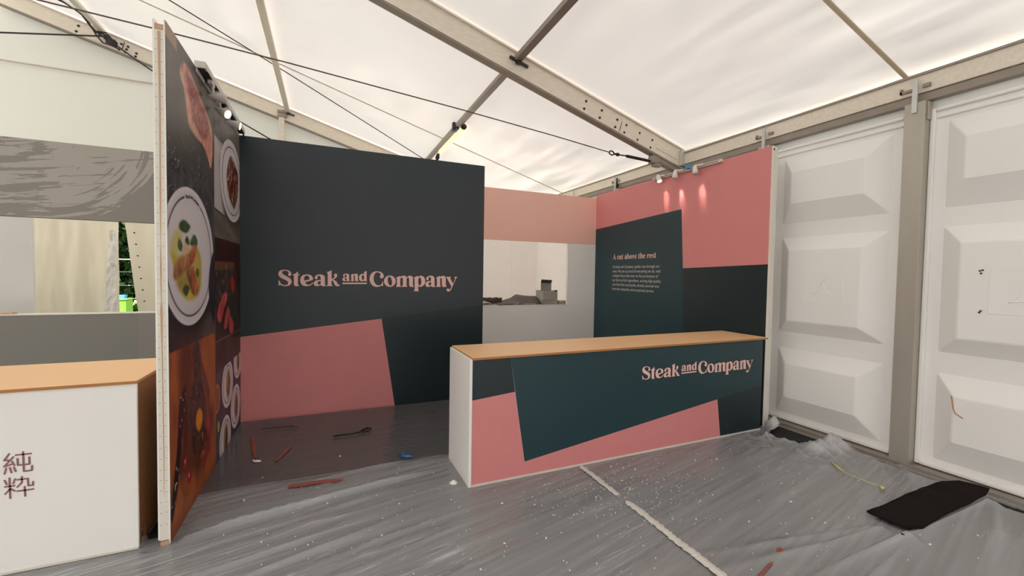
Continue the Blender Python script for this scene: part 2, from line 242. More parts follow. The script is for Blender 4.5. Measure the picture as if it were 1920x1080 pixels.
'y':[((1.3501,1.5539,1),(1.4135,1.5547,1),(1.4137,1.5447,1),(1.4022,1.54,1),(1.4438,1.4675,1),(1.4704,1.5374,1),(1.4586,1.5453,1),(1.4585,1.5552,1),(1.4955,1.5557,1),(1.4942,1.5477,1),(1.484,1.5429,1),(1.4274,1.4177),(1.4108,1.3846),(1.3872,1.3701),(1.3669,1.3767),(1.3599,1.3945),(1.3699,1.4064),(1.3868,1.4044),(1.3971,1.3912,1),(1.4105,1.4078),(1.4217,1.4343,1),(1.3685,1.5264,1),(1.3582,1.5441,1))]}
KANJI=[((-1.498,0.6337),(-1.5169,0.602),(-1.4953,0.6008)),((-1.483,0.6158),(-1.5175,0.5701),(-1.4869,0.5784)),((-1.4878,0.5918),(-1.479,0.5711)),((-1.5101,0.5601),(-1.5164,0.5319)),((-1.497,0.5609),(-1.4909,0.5351)),((-1.4818,0.5613),(-1.4756,0.5385)),((-1.4735,0.6236),(-1.4165,0.6228)),((-1.4464,0.6363),(-1.4447,0.5336),(-1.4146,0.5339),(-1.4135,0.5573)),((-1.4675,0.6039),(-1.4669,0.5696),(-1.423,0.5683),(-1.4231,0.6044)),((-1.5166,0.498),(-1.5093,0.4765)),((-1.499,0.5071),(-1.4976,0.4013)),((-1.4784,0.4986),(-1.4854,0.4766)),((-1.516,0.4648),(-1.4812,0.4643)),((-1.499,0.4481),(-1.5156,0.4267)),((-1.4952,0.4505),(-1.4806,0.4367)),((-1.4697,0.4932),(-1.4298,0.4927),(-1.4293,0.4549),(-1.4118,0.454),(-1.4115,0.4719)),((-1.4525,0.5063),(-1.4535,0.4752),(-1.4704,0.455)),((-1.4707,0.4332),(-1.4106,0.433)),((-1.4432,0.4528),(-1.4417,0.4023))]
MURAL={'steak':[(3.2061,2.8154),(3.2652,2.881),(3.3255,2.908),(3.4128,2.8973),(3.5462,2.8588),(3.6919,2.8082),(3.8523,2.7615),(3.9734,2.6928),(4.0072,2.5923),(3.9846,2.4573),(3.928,2.3846),(3.8429,2.4497),(3.7137,2.5027),(3.5355,2.5101),(3.3887,2.5363),(3.3476,2.5912),(3.3181,2.6708),(3.2841,2.7318),(3.2273,2.7743)],
'lean':[(3.2987,2.8187),(3.3741,2.8806),(3.5177,2.8395),(3.661,2.7968),(3.8181,2.7413),(3.9013,2.6707),(3.8296,2.5696),(3.6836,2.5365),(3.5656,2.5676),(3.4694,2.601),(3.4369,2.6679),(3.3947,2.7295),(3.3335,2.7736)],
'leaves':[(3.2564,1.9109),(3.1636,1.8764),(3.1773,1.8393),(3.3103,1.8285),(3.3962,1.8747),(3.3624,1.8946)],
'leaf2':[(3.1608,1.7874),(3.137,1.7309),(3.2034,1.7051),(3.2279,1.7504)],
'leaf3':[(3.4752,1.8342),(3.3756,1.7693),(3.4455,1.7524),(3.5481,1.7634),(3.5495,1.8073)],
'leaf4':[(3.3097,1.8108),(3.2759,1.7682),(3.358,1.7528),(3.3593,1.794)],
'oil':[(3.1114,1.8333),(3.0196,1.7704),(3.0035,1.6784),(3.1355,1.6831),(3.2132,1.7741),(3.2305,1.8343)],
'oil2':[(3.0109,1.7038),(3.0485,1.613),(3.1154,1.5043),(3.218,1.4321),(3.3468,1.3916),(3.5084,1.4002),(3.6278,1.461),(3.6522,1.5908),(3.6445,1.6757),(3.5384,1.7601),(3.4096,1.7426),(3.1501,1.6812)],
'roll1':[(3.1347,1.6568),(3.3738,1.7097),(3.5196,1.7645),(3.5075,1.6773),(3.3882,1.6165),(3.0806,1.5312),(3.0621,1.6084)],
'cut1':[(3.3731,1.6889),(3.4824,1.7678),(3.508,1.6936),(3.3882,1.6165),(3.3456,1.6263)],
'roll2':[(3.3025,1.5801),(3.441,1.609),(3.5486,1.464),(3.509,1.4219),(3.4178,1.4373),(3.3506,1.5129)],
'cut2':[(3.432,1.6063),(3.4772,1.6013),(3.5579,1.4526),(3.4996,1.4224),(3.4553,1.4836)],
'cone':[(3.2759,1.7682),(3.3741,1.72),(3.2416,1.6869),(3.235,1.7261)],
'sprig':[(3.2837,1.4994),(3.3665,1.4761),(3.2976,1.4228),(3.2191,1.4667)],
'leaf5':[(3.5337,1.607),(3.5914,1.5851),(3.5704,1.5408),(3.5134,1.5634)],
'bowl':[(4.0165,1.7111),(3.8965,1.6339),(3.8448,1.4708),(3.887,1.3167),(4.0182,1.1702)],
'char':[(3.4345,1.104),(3.5567,1.096),(3.6129,0.9738),(3.7779,0.7692),(3.8438,0.6677),(3.8163,0.529),(3.7666,0.3938),(3.594,0.357),(3.4413,0.4369),(3.3063,0.6332),(3.3441,0.7524),(3.4271,0.8638),(3.423,1.0256)],
'charfin':[(3.4009,0.6019),(3.3224,0.7089),(3.8131,0.5635),(3.7734,0.4341),(3.6667,0.3055),(3.5076,0.2886),(3.395,0.4109)],
'lemon':[(3.5791,0.6107),(3.6415,0.5601),(3.6393,0.4884),(3.5588,0.458),(3.4849,0.5229),(3.502,0.5951)],
'knife':[(3.2395,0.8575),(3.1285,0.7591),(3.0842,0.5124),(2.963,0.1891),(3.0014,0.1211),(3.107,0.308),(3.191,0.5705),(3.2619,0.8009)],
'onion':[(3.8113,0.5069),(3.8803,0.3493),(3.7332,0.261),(3.9162,0.2777),(3.8952,0.2169),(3.6614,0.1335),(3.6303,0.1926),(3.7698,0.3128),(3.7209,0.424)],
'juice':[(3.2456,0.7317),(3.1893,0.5141),(3.0692,0.4094),(3.1577,0.2775),(3.2824,0.2679),(3.5652,0.158),(3.6647,0.2421),(3.8788,0.3012),(3.9238,0.5306)],
'slice1':[(4.4064,1.3963),(4.4844,1.3427),(4.3404,1.2407),(4.2491,1.154),(4.1374,1.1796),(4.112,1.2345),(4.2256,1.3311)],
'slice2':[(4.4982,1.2558),(4.6139,1.1875),(4.5267,1.1015),(4.3815,1.0764),(4.368,1.1408)],
'slice3':[(4.648,1.1619),(4.7543,1.0979),(4.7334,1.0089),(4.5916,1.0129),(4.5769,1.0956)],
'chili':[(4.6764,1.5329),(4.8025,1.4777),(4.744,1.3805),(4.6562,1.4441)],
'herb':[(4.7073,1.3672),(4.8546,1.3053),(4.8103,1.0917),(4.6663,1.1825)],
'meatdark':[(4.068,1.5403),(4.2911,1.5919),(4.7499,1.5851),(4.601,1.3358),(4.1419,1.3301)]}

# ------------------------------------------------------------ materials
M={}
M['white']=mat('white_board',(242,241,239),0.55,0.3,vary=0.03,scale=2.5)
M['white2']=mat('white_laminate',(242,240,238),0.5,0.3,vary=0.03,scale=3)
M['edge']=mat('white_edging',(226,222,212),0.45,0.4,vary=0.05,scale=14,bump=0.15,bscale=40)
M['char']=mat('charcoal_print',(38,48,54),0.42,0.5,vary=0.05,scale=2)
M['dark']=mat('dark_green_print',(20,38,44),0.42,0.5,vary=0.05,scale=2)
M['teal']=mat('teal_print',(25,58,66),0.42,0.5,vary=0.05,scale=2)
M['pink']=mat('pink_print',(216,137,138),0.5,0.35,vary=0.04,scale=5)
M['pinkr']=mat('light_pink_print',(246,198,184),0.5,0.35,vary=0.03,scale=2)
M['letter']=mat('pale_pink_lettering',(240,196,187),0.5,0.3)
M['letterw']=mat('pale_lettering',(214,205,198),0.5,0.3)
M['wood']=mat('beech_laminate',(238,194,146),0.38,0.45,vary=0.06,scale=5,stretch=(0.6,14,14))
M['woodedge']=mat('worktop_edge',(176,122,72),0.5,0.4,vary=0.12,scale=8,stretch=(0.5,20,20))
M['rawwood']=mat('raw_timber',(198,164,136),0.7,0.2,vary=0.15,scale=12,stretch=(6,6,0.6))
M['mdf']=mat('brown_board',(134,88,50),0.6,0.3,vary=0.1,scale=6)
M['alu']=mat('weathered_aluminium',(226,217,203),0.45,0.5,metal=0.1,vary=0.16,scale=7,stretch=(1.2,5,5),bump=0.1,bscale=25)
M['alud']=mat('dull_aluminium',(150,140,130),0.5,0.5,metal=0.2,vary=0.15,scale=6)
M['alup']=mat('post_aluminium',(176,170,160),0.42,0.5,metal=0.35,vary=0.12,scale=3,stretch=(3,3,0.6))
M['galv']=mat('galvanised_strap',(196,200,196),0.35,0.5,metal=0.4,vary=0.08,scale=20)
M['steel']=mat('dark_steel',(60,56,54),0.5,0.5,metal=0.3)
M['black']=mat('black_plastic',(22,22,24),0.5,0.5)
M['carpet']=mat('black_carpet',(34,29,28),0.95,0.1,vary=0.25,scale=220,bump=0.6,bscale=300)
M['floor']=mat('grey_floor_carpet',(52,52,54),0.95,0.1,vary=0.2,scale=120,bump=0.4,bscale=200)
M['soil']=mat('pale_gravel',(150,146,138),0.95,0.1,vary=0.2,scale=8)
M['panel']=mat('moulded_panel',(242,241,240),0.5,0.35,vary=0.03,scale=1.5)
M['cable']=mat('cable_black',(48,42,46),0.5,0.4)
M['wire']=mat('steel_wire',(96,84,84),0.5,0.5,metal=0.3)
M['grey']=mat('grey_print',(128,126,121),0.5,0.35,vary=0.02,scale=3)
M['kraft']=mat('grey_carton',(158,152,146),0.7,0.25,vary=0.05,scale=10)
M['kraftd']=mat('carton_inside',(92,84,74),0.75,0.2,vary=0.1,scale=10)
M['sheetd']=mat('dark_brown_sheet',(76,66,60),0.55,0.4,vary=0.2,scale=20,bump=0.3,bscale=30)
M['lens']=mat('lamp_glow',(255,240,214),0.4,0.3,emit=(255,232,196),estr=2.2)
M['tube']=mat('tube_glow',(200,180,130),0.4,0.3,emit=(255,234,180),estr=1.0)
M['spot']=mat('spot_grey',(204,200,193),0.45,0.4,vary=0.05,scale=30)
M['frost']=mat('spot_frosted',(222,220,214),0.35,0.4)
M['rail']=mat('rail_white',(212,206,202),0.4,0.4)
M['blue']=mat('blue_tape',(70,150,222),0.5,0.4)
M['blued']=mat('blue_scrap',(58,110,170),0.5,0.4,vary=0.2,scale=60)
M['tape']=mat('white_tape',(214,210,204),0.45,0.4,vary=0.16,scale=30,bump=0.5,bscale=60)
M['orange']=mat('orange_tape',(150,82,70),0.6,0.3,vary=0.15,scale=30)
M['yellow']=mat('yellow_string',(214,208,128),0.6,0.3)
M['chip']=mat('white_chip',(236,234,228),0.6,0.3)
M['kanji']=mat('purple_brown_lettering',(146,104,104),0.5,0.35,vary=0.15,scale=6)
M['grass']=mat('grass',(96,140,50),0.9,0.1,vary=0.3,scale=6)
M['leaf']=mat('leaf_green',(40,62,26),0.7,0.3,vary=0.5,scale=5)
M['lime']=mat('lime_plastic',(120,160,62),0.5,0.4)
M['fencem']=mat('fence_galvanised',(150,152,150),0.45,0.5,metal=0.3)
M['roof']=fabric('roof_pvc',(245,242,239),(236,230,224),0.16,0.7,0.35,(1,1,1))
M['gable']=fabric('gable_pvc',(226,226,220),(226,226,220),0.085,0.5,0.5,(3,1,0.5))
M['curt']=fabric('cream_pvc',(232,223,208),(206,190,164),0.13,0.6,0.6,(2.5,1,0.5))
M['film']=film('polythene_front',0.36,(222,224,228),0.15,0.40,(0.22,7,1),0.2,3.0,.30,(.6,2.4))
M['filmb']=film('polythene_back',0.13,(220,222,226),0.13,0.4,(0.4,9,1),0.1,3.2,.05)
M['print']=print_mat('food_photo_print',0.42,0.25)
M['printg']=print_mat('brush_stroke_print',0.5,0.35)
# ------------------------------------------------------------ tent shell
XE=4.84; XR=-5.26; YB=10.42; YF=-7.0
def zroof(x): return 4.885-0.298*x if x>=XR else 4.885-0.298*XR+0.298*(x-XR)
xs=np.concatenate([np.linspace(-15.3,XR,40)[:-1],np.arange(XR,XE+0.001,(XE-XR)/160)]); ys=np.arange(YF,YB+0.01,0.08)
X,Y=np.meshgrid(xs,ys); Z=np.where(X>=XR,4.885-0.298*X,4.885-0.298*XR+0.298*(X-XR))
nz=noise2(X.shape,(14,9),3,3)-0.5; fold=noise2(X.shape,(9,60),5,3)-0.5
bay=np.sin(np.clip((Y-4.66)/5.7,-2.4,1)*np.pi)**2
near=np.clip((X-1.0)/3.6,0,1)
Z=Z+0.07*nz*bay+0.085*fold*bay*near**2+.03*fold*bay*np.exp(-((Y-4.0)/.8)**2)-0.02*bay
ceil=grid_mesh('ceiling',np.stack([X,Y,Z],-1),M['roof']); tag(ceil,kind='structure')
def slope_strip(y,w,dz,x0=XR,x1=XE): 
    b=B(); n=20
    for i in range(n):
        a=x0+(x1-x0)*i/n; c=x0+(x1-x0)*(i+1)/n
        b.add([(a,y-w/2,zroof(a)-dz),(c,y-w/2,zroof(c)-dz),(c,y+w/2,zroof(c)-dz),(a,y+w/2,zroof(a)-dz),(a,y-w/2,zroof(a)-dz+.012),(c,y-w/2,zroof(c)-dz+.012),(c,y+w/2,zroof(c)-dz+.012),(a,y+w/2,zroof(a)-dz+.012)],[(0,1,2,3),(7,6,5,4),(0,4,5,1),(2,6,7,3)])
    return b
M['strap']=fabric('roof_strap',(226,218,200),(215,205,185),0.45)
M['seam']=fabric('roof_seam',(222,214,202),(214,204,186),0.4)
slope_strip(2.06,0.034,0.075).build('roof_strap',M['strap'],ceil)
slope_strip(8.06,0.022,0.075,-2.6).build('weld_seam',M['seam'],ceil)
# tent walls: gable end (with the gap between two sheets), left side, unseen half-open end
gz=lambda x: zroof(x)
def sheet(name,xa,xb,mat_,zlo=lambda x,t:-0.1,edgeL=None,edgeR=None,parent=None,y0=YB-0.02,seed=1,nx=60,nzn=60,z0=-0.1,top=None,amp=0.05):
    u=np.linspace(0,1,nx); v=np.linspace(0,1,nzn); P=np.zeros((nzn,nx,3)); nn=noise2((nzn,nx),(2,10),seed,3)-0.5
    for j,tv in enumerate(v):
        for i,tu in enumerate(u):
            x=xa+(xb-xa)*tu; zt=(top(x) if top else gz(x)); z=z0+(zt-z0)*tv
            if edgeL: x=x+(edgeL(z)-xa)*(1-tu)
            P[j,i]=(x,y0+amp*nn[j,i]*(1-abs(2*tv-1)**4),z)
    return grid_mesh(name,P,mat_,parent)
gab=sheet('wall_gable',-15.3,XE,M['gable'],y0=YB,seed=4,nx=160,nzn=40,z0=2.9); tag(gab,kind='structure')
BX(-15.3,XE,YB-0.062,YB-0.05,5.165,5.19).build('weld_seam',M['seam'],gab)
tag(sheet('wall_unseen_end',-15.3,XE,M['gable'],y0=YF,seed=9,nx=60,nzn=20,z0=1.2),kind='structure')  # unseen end behind the camera; gap below shaped to let daylight in
tag(grid_mesh('wall_left_side',np.array([[(-15.3,YF,-0.1),(-15.3,YB,-0.1)],[(-15.3,YF,3.4),(-15.3,YB,3.4)]],float),M['gable']),kind='structure')
# lower gable sheets: two hanging curtains with a slit between them
cl=sheet('tent_curtain',-5.6,-3.63,M['curt'],seed=12,nx=60,nzn=70,y0=YB-0.1,top=lambda x:2.96,amp=0.16)
tag(cl,'cream tent curtain hanging behind the grey neighbouring stall with a clear plastic edge','curtain')
cz=lambda z:-3.37-0.19*(z-0.8)/1.68-(z-0.8)*0.0
cr=sheet('tent_curtain.001',-3.36,-0.9,M['curt'],seed=15,nx=60,nzn=60,y0=YB-0.16,top=lambda x:2.96,edgeL=lambda z:-3.30-0.105*(z-0.3),amp=0.12)
tag(cr,'cream tent curtain with slanted edge and row of eyelets right of the slit','curtain')
for k in range(9):
    z=0.75+k*0.217; e=B(); x=-3.30-0.105*(z-0.3)+0.15
    e.tube([(x,YB-0.25,z),(x,YB-0.225,z)],0.013,8); e.build('eyelet',M['steel'],cr)
M['clear']=film('clear_pvc',0.45,(240,240,242),0.12,0.9,(3,3,5),0.4,5)
P=np.zeros((60,10,3)); nn=noise2((60,10),(14,3),21,3)-0.5
for j in range(60):
    for i in range(10):
        z=0.1+2.2*j/59; P[j,i]=(-3.63-0.23*(1-i/9)*(0.35+0.65*(1-j/59)),YB-0.24+0.1*nn[j,i],z)
grid_mesh('clear_edge',P,M['clear'],cl)
# ground and booth floor
tag(BX(-60,60,-30,60,-0.32,-0.22).build('ground',M['soil']),kind='structure')
tag(BX(-15.2,4.47,-8.9,10.3,-0.2,0.0).build('floor',M['floor']),kind='structure')
tag(BX(-8.5,-2,10.9,40,-0.22,-0.05).build('lawn',M['grass']),kind='structure')

# outer hard wall: moulded panels between posts on a base rail
tw=thing('wall_outer',(4.74,0,0),kind='structure')
def panel(yc):
    b=B(); y0,y1=yc-0.615,yc+0.615; X0=4.765
    b.box(X0,X0+0.03,y0,y1,0.0,3.075)
    for (a,c,t) in ((y0,y0+0.035,0),(y1-0.035,y1,0)): b.box(X0-0.03,X0,a,c,0.0,3.075)
    b.box(X0-0.03,X0,y0+.035,y1-.035,3.045,3.075); b.box(X0-0.022,X0,y0+.035,y1-.035,2.985,3.005); 
    b.box(X0-0.035,X0,y0+.035,y1-.035,0.0,0.035)
    for (za,zb,ta,tb) in ((2.22,2.95,2.425,2.765),(1.0,2.06,1.135,1.915),(.08,.82,.285,.66)):
        o=[(X0,yc-.5,za),(X0,yc+.5,za),(X0,yc+.5,zb),(X0,yc-.5,zb)]; i=[(X0-.10,yc-.33,ta),(X0-.10,yc+.36,ta),(X0-.10,yc+.36,tb),(X0-.10,yc-.33,tb)]
        b.add(o+i,[(4,5,6,7),(0,1,5,4),(1,2,6,5),(2,3,7,6),(3,0,4,7)])
    return b
PITCH_=1.375; yc0=2.648
for k in range(-4,6):
    yc=yc0-PITCH_*k*1.0
    p=panel(yc).build('wall_panel',M['panel'],tw,bevel=0.012)
    xf=4.665
    if -1<=k<=2:
        e=B(); ya,yb,za,zb=yc-.19,yc+.185,1.357,1.703; w=.004
        for q in ((ya,yb,za,za+w),(ya,yb,zb-w,zb),(ya,ya+w,za,zb),(yb-w,yb,za,zb)): e.box(xf-.003,xf+.004,*q)
        tri=[(0.005,1.575),(0.085,1.445),(-0.095,1.442)]
        def arc(p,q,s):
            return [(xf,yc+p[0]+(q[0]-p[0])*t+s[0]*4*t*(1-t),p[1]+(q[1]-p[1])*t+s[1]*4*t*(1-t)) for t in [i/10 for i in range(11)]]
        e.tube(arc(tri[0],tri[1],(-.014,-.012)),.004,6); e.tube(arc(tri[0],tri[2],(.014,-.012)),.004,6); e.tube(arc(tri[1],tri[2],(0,.014)),.004,6)
        e.tube([(xf,yc-.06,1.605),(xf,yc-.02,1.60),(xf,yc+.005,1.575)],.003,6)
        e.build('emblem',M['panel'],p)
    py=yc-PITCH_/2
    b=B().box(4.655,4.78,py-.072,py+.072,-0.02,3.14).box(4.68,4.75,py-.085,py-.072,2.98,3.135)
    b.build('wall_post',M['alup'],tw,bevel=0.004)
    B().box(4.642,4.654,py-.018,py+.018,3.05,3.34).build('hanger_strap',M['galv'],tw)
sc=B(); sc.tube([(4.662,1.64,.665),(4.662,1.625,.56),(4.662,1.612,.53),(4.662,1.565,.50)],.0035,6); sc.build('rust_scratch',mat('rust',(186,120,84),0.7,0.2),tw)
for (y,z) in ((1.515,1.685),(1.508,1.665),(1.50,1.69),(1.507,1.36),(1.50,1.372)):
    BX(4.660,4.6655,y-.006,y+.006,z-.006,z+.006).build('scuff_mark',M['steel'],tw)
rb=B().box(4.645,4.80,-9,10.3,-0.075,-0.008).box(4.56,4.66,-9,10.3,-0.13,-0.035).box(4.48,4.56,-9,10.3,-0.2,-0.085)
rb.build('base_rail',M['alud'],tw,bevel=0.006)
vs=np.zeros((4,60,3))
for i,y in enumerate(np.linspace(-9,10.3,60)):
    for j,z in enumerate((3.05,3.14,3.26,3.46)): vs[j,i]=(4.80+0.01*math.sin(i*1.7+j),y,z)
grid_mesh('valance_sheet',vs,M['gable'],tw)
BX(4.80,4.86,-9,10.4,-0.2,3.06).build('panel_backing',M['panel'],tw)

# ------------------------------------------------------------ rafters, eave, purlins
def rafter(name,yc,label,x0,x1):
    t=thing(name,(x1,yc,zroof(x1)),label,'beam')
    def cut(dz0,dz1,ya,yb):
        b=B(); b.add([(x,y,4.885-0.298*x-d) for x in (x0,x1) for y in (ya,yb) for d in (dz0,dz1)],[(0,1,3,2),(4,6,7,5),(0,4,5,1),(2,3,7,6),(0,2,6,4),(1,5,7,3)]); return b
    cut(0.03,0.05,yc-.055,yc+.055).build('top_flange',M['alu'],t)
    cut(0.05,0.312,yc-.028,yc+.028).build('web',M['alu'],t)
    cut(0.318,0.334,yc-.055,yc+.055).build('bottom_flange',M['alud'],t)
    cut(0.312,0.318,yc-.050,yc+.050).build('groove',M['steel'],t)
    cut(0.306,0.312,yc-.055,yc+.055).build('bottom_lip',M['alu'],t)
    return t
def bolt(t,x,y,z,r=.017):
    b=B(); b.tube([(x,y+.004,z),(x,y-.006,z)],r,8); b.build('bolt',M['steel'],t)
RY=4.655
rf=rafter('rafter',RY,'large aluminium rafter running from the top centre down to the right eave',XR,4.74)
for x,_,z in [(3.045,4.63,3.842),(3.017,4.63,3.742),(3.29,4.63,3.767),(3.26,4.63,3.667),(3.543,4.63,3.688),(3.511,4.63,3.586),(3.693,4.63,3.638),(3.661,4.63,3.535),(3.922,4.63,3.567),(3.888,4.63,3.47),(4.148,4.63,3.502),(4.117,4.63,3.396)]: bolt(rf,x,RY-.029,z)
for k in range(10):
    x=4.24+k*.038; b=B(); b.tube([(x,RY-.028,4.885-.298*x-.225),(x,RY-.038,4.885-.298*x-.225)],.006,6); b.build('rivet',M['steel'],rf)
B().beam((3.645,RY-.029,3.745),(3.57,RY-.029,3.515),.007,.006).build('splice_joint',M['steel'],rf)
B().add([(x,y,4.885-.298*x-d) for x in (3.62,4.70) for y in (RY-.033,RY-.026) for d in (.054,.308)],[(0,1,3,2),(4,6,7,5),(0,4,5,1),(2,3,7,6),(0,2,6,4),(1,5,7,3)]).build('splice_plate',M['alu'],rf)
pl=B().beam((4.22,RY,3.265),(4.70,RY,3.122),.09,.075).box(4.15,4.27,RY-.05,RY+.05,3.19,3.30).box(4.20,4.33,RY-.04,RY+.04,3.15,3.20); pl.build('end_bracket',M['alud'],rf,bevel=.012)
B().box(4.64,4.72,RY-.09,RY+.09,3.20,3.42).build('eave_plate',M['galv'],rf,bevel=.006)
GY=10.33
gr=rafter('rafter.001',GY,'cream gable rafter sloping down behind the food photo wall and dark wall',XR,4.70)
for x,_,z in [(-4.149,0,5.984),(-4.181,0,5.878),(-3.548,0,5.799),(-3.584,0,5.692),(-3.45,0,5.771),(-3.473,0,5.717),(-3.494,0,5.662),(-3.327,0,5.674),(-3.343,0,5.613)]: bolt(gr,x,GY-.029,z,.022)
B().beam((-3.50,GY-.037,5.84),(-3.545,GY-.037,5.68),.01,.008).build('splice_joint',M['steel'],gr)
for z,w in ((4.99,.09),(4.90,.12)): BX(-.98,-.80,GY-.07,GY-.037,z-.03,z+.03).build('bracket',M['alud'],gr,bevel=.006)
ev=thing('eave_beam',(4.72,0,3.2),'long aluminium eave beam along the top of the moulded white wall panels','beam')
BX(4.70,4.79,-9,10.3,3.225,3.395).build('upper_profile',M['alu'],ev,bevel=.006)
BX(4.685,4.70,-9,10.3,3.375,3.395).build('lip',M['alud'],ev)
BX(4.715,4.79,-9,10.3,3.15,3.222).build('lower_profile',M['alud'],ev,bevel=.005)
for y in (6.1,4.715,3.335,1.96,.585):
    B().box(4.675,4.70,y-.085,y-.035,3.26,3.29).box(4.675,4.70,y+.035,y+.12,3.255,3.275).box(4.675,4.70,y+.105,y+.12,3.255,3.30).build('clip',M['alud'],ev)
BX(4.68,4.72,6.085,6.105,3.07,3.33).build('dark_strap',M['steel'],ev)
def purlin(name,x,label,dz=.06):
    t=thing(name,(x,GY,zroof(x)-dz),label,'beam','roof purlins'); z=zroof(x)-dz-.045-(.03 if x>0 else .0)
    for a,c in ((-9,RY-.04),(RY+.04,GY-.04)): BX(x-.046,x+.046,a,c,z-.03,z+.03).build('tube',M['alud'] if x>0 else M['alu'],t,bevel=.006)
    for y in (RY-.032,GY-.032):
        B().beam((x-.11,y-.012,z-.035+.033),(x+.13,y-.012,z-.035-.039),.024,.03).box(x-.03,x+.03,y-.035,y,z-.07,z+.03).tube([(x,y-.03,z-.05),(x,y-.045,z-.05)],.016,8).build('bracket',M['steel'],t)
    return t
purlin('purlin',2.07,'grey purlin crossing the large rafter, with the strip lamp hanging on it',.03)
purlin('purlin.001',-.79,'grey purlin left of centre meeting the gable rafter above its post')
purlin('purlin.002',-3.76,'purlin at top left with black cables looped over it')
B().box(-.96,-.85,GY-.06,GY+.04,-.2,4.93).build('gable_post',M['alu'],bevel=.006,label='cream upright post under the gable rafter above the dark wall',cat='post')
# ------------------------------------------------------------ wires and cables
tc=thing('tie_cable',(4.18,RY,3.22),'thin steel tie cable ending in a black turnbuckle under the large rafter','cable')
b=B(); b.tube([(-5.2,RY,3.86),(-2.302,RY,3.735),(-1.4,RY,3.683),(-.349,RY,3.61),(1.342,RY,3.467),(2.6,RY,3.345),(3.44,RY,3.252)],.0065,6); b.build('wire',M['wire'],tc)
b=B(); ring=[(3.485+.038*math.cos(a),RY,3.247+.026*math.sin(a)-.10*.038*math.cos(a)) for a in [2*math.pi*k/14 for k in range(15)]]; b.tube(ring,.009,6); b.build('shackle',M['black'],tc)
b=B(); b.tube([(3.52,RY,3.243),(3.60,RY,3.236)],.012,6); b.tube([(3.57,RY,3.24),(3.575,RY,3.24),(3.60,RY,3.238)],.024,8); b.build('eye_bolt',M['black'],tc)
b=B(); b.tube([(3.72,RY,3.24),(3.74,RY,3.238),(4.10,RY,3.222),(4.14,RY,3.22)],.02,8,taper=[.010,.021,.021,.012]); b.tube([(3.60,RY,3.238),(3.73,RY,3.24)],.009,6); b.tube([(4.13,RY,3.22),(4.24,RY,3.215)],.011,6); b.build('turnbuckle',M['black'],tc)
b=B(); b.tube([(-4.4,6.5,6.12),(-2.01,7.63,5.42),(-.63,8.29,5.0),(2.02,9.52,4.14)],.009,6)
b.build('brace_cable',M['wire'],label='dark brace cable crossing the roof diagonally to the back end of the strip lamp purlin',cat='cable')
b=B(); b.tube([(-9,10.1,5.05),(-5.117,10.1,5.53),(-3.72,10.1,5.80),(-3.3,10.1,5.50),(-3.04,10.1,5.33),(-1.16,10.1,4.36),(0.4,10.1,3.6)],.014,6)
b.build('power_cable',M['cable'],label='black power cable strung along the gable end past the purlin foot at top left',cat='cable')
pc=thing('power_cable.001',(-3.7,10.1,5.7),'bundle of black cables looping down from the purlin to the gable rafter','cable')
for k,pts in enumerate(([(-4.55,9.2,6.02),(-4.17,9.7,6.15),(-4.02,9.9,6.12),(-3.95,10.05,6.05),(-3.88,10.1,5.9),(-3.82,10.1,5.78),(-3.74,10.1,5.68),(-3.66,10.1,5.66),(-3.62,10.1,5.72)],
    [(-4.5,9.2,6.1),(-4.1,9.8,6.12),(-3.98,10.0,6.06),(-3.93,10.08,5.97),(-3.84,10.1,5.84),(-3.74,10.1,5.84),(-3.65,10.1,5.8),(-3.6,10.1,5.74)],
    [(-4.52,9.2,6.06),(-4.12,9.75,6.1),(-3.99,9.97,6.08),(-3.9,10.1,5.93),(-3.83,10.1,5.86),(-3.7,10.1,5.87),(-3.62,10.1,5.78)])):
    b=B(); b.tube(pts,.014,6); b.build('cable',M['cable'],pc)
b=B(); 
for k in range(7): b.tube([(-3.68+.03*rnd.random(),10.06,5.78-.02*k),(-3.60+.05*rnd.random(),10.03,5.74-.02*k),(-3.52,10.06,5.70-.015*k)],.016,6)
b.build('cable_knot',M['cable'],pc)
# strip lamp under the purlin
sl=thing('strip_lamp',(2.12,7.8,4.1),'lit strip lamp hung under the purlin above the dark wall','lamp')
ly0,ly1=7.0,8.62; lz=4.10; lx=2.135
b=B(); b.tube([(lx,ly0,lz),(lx,ly0+.03,lz),(lx,ly1-.03,lz),(lx,ly1,lz)],.055,12,taper=[.035,.047,.047,.035]); b.build('diffuser',M['tube'],sl)
b=B(); b.tube([(lx,ly0-.03,lz+.012),(lx,ly0+.04,lz+.012)],.047,12); b.build('end_cap',M['black'],sl)
BX(lx-.055,lx-.03,ly0,ly1,lz+.02,lz+.06).build('gear_tray',M['spot'],sl)
B().box(2.0,2.09,7.1,7.3,lz+.0,lz+.06).box(1.98,2.03,7.12,7.2,lz-.02,lz+.12).build('clamp',mat('navy_clamp',(40,46,66),.5,.4),sl,bevel=.01)
b=B(); b.tube([(lx-.03,8.66,lz-.02),(lx-.02,8.7,lz-.10),(lx-.05,8.72,lz-.16),(lx-.07,8.68,lz-.10),(lx-.04,8.67,lz-.03)],.022,6); b.build('cable_loop',M['black'],sl)
# ------------------------------------------------------------ booth walls
WY=5.10; LX=-.83
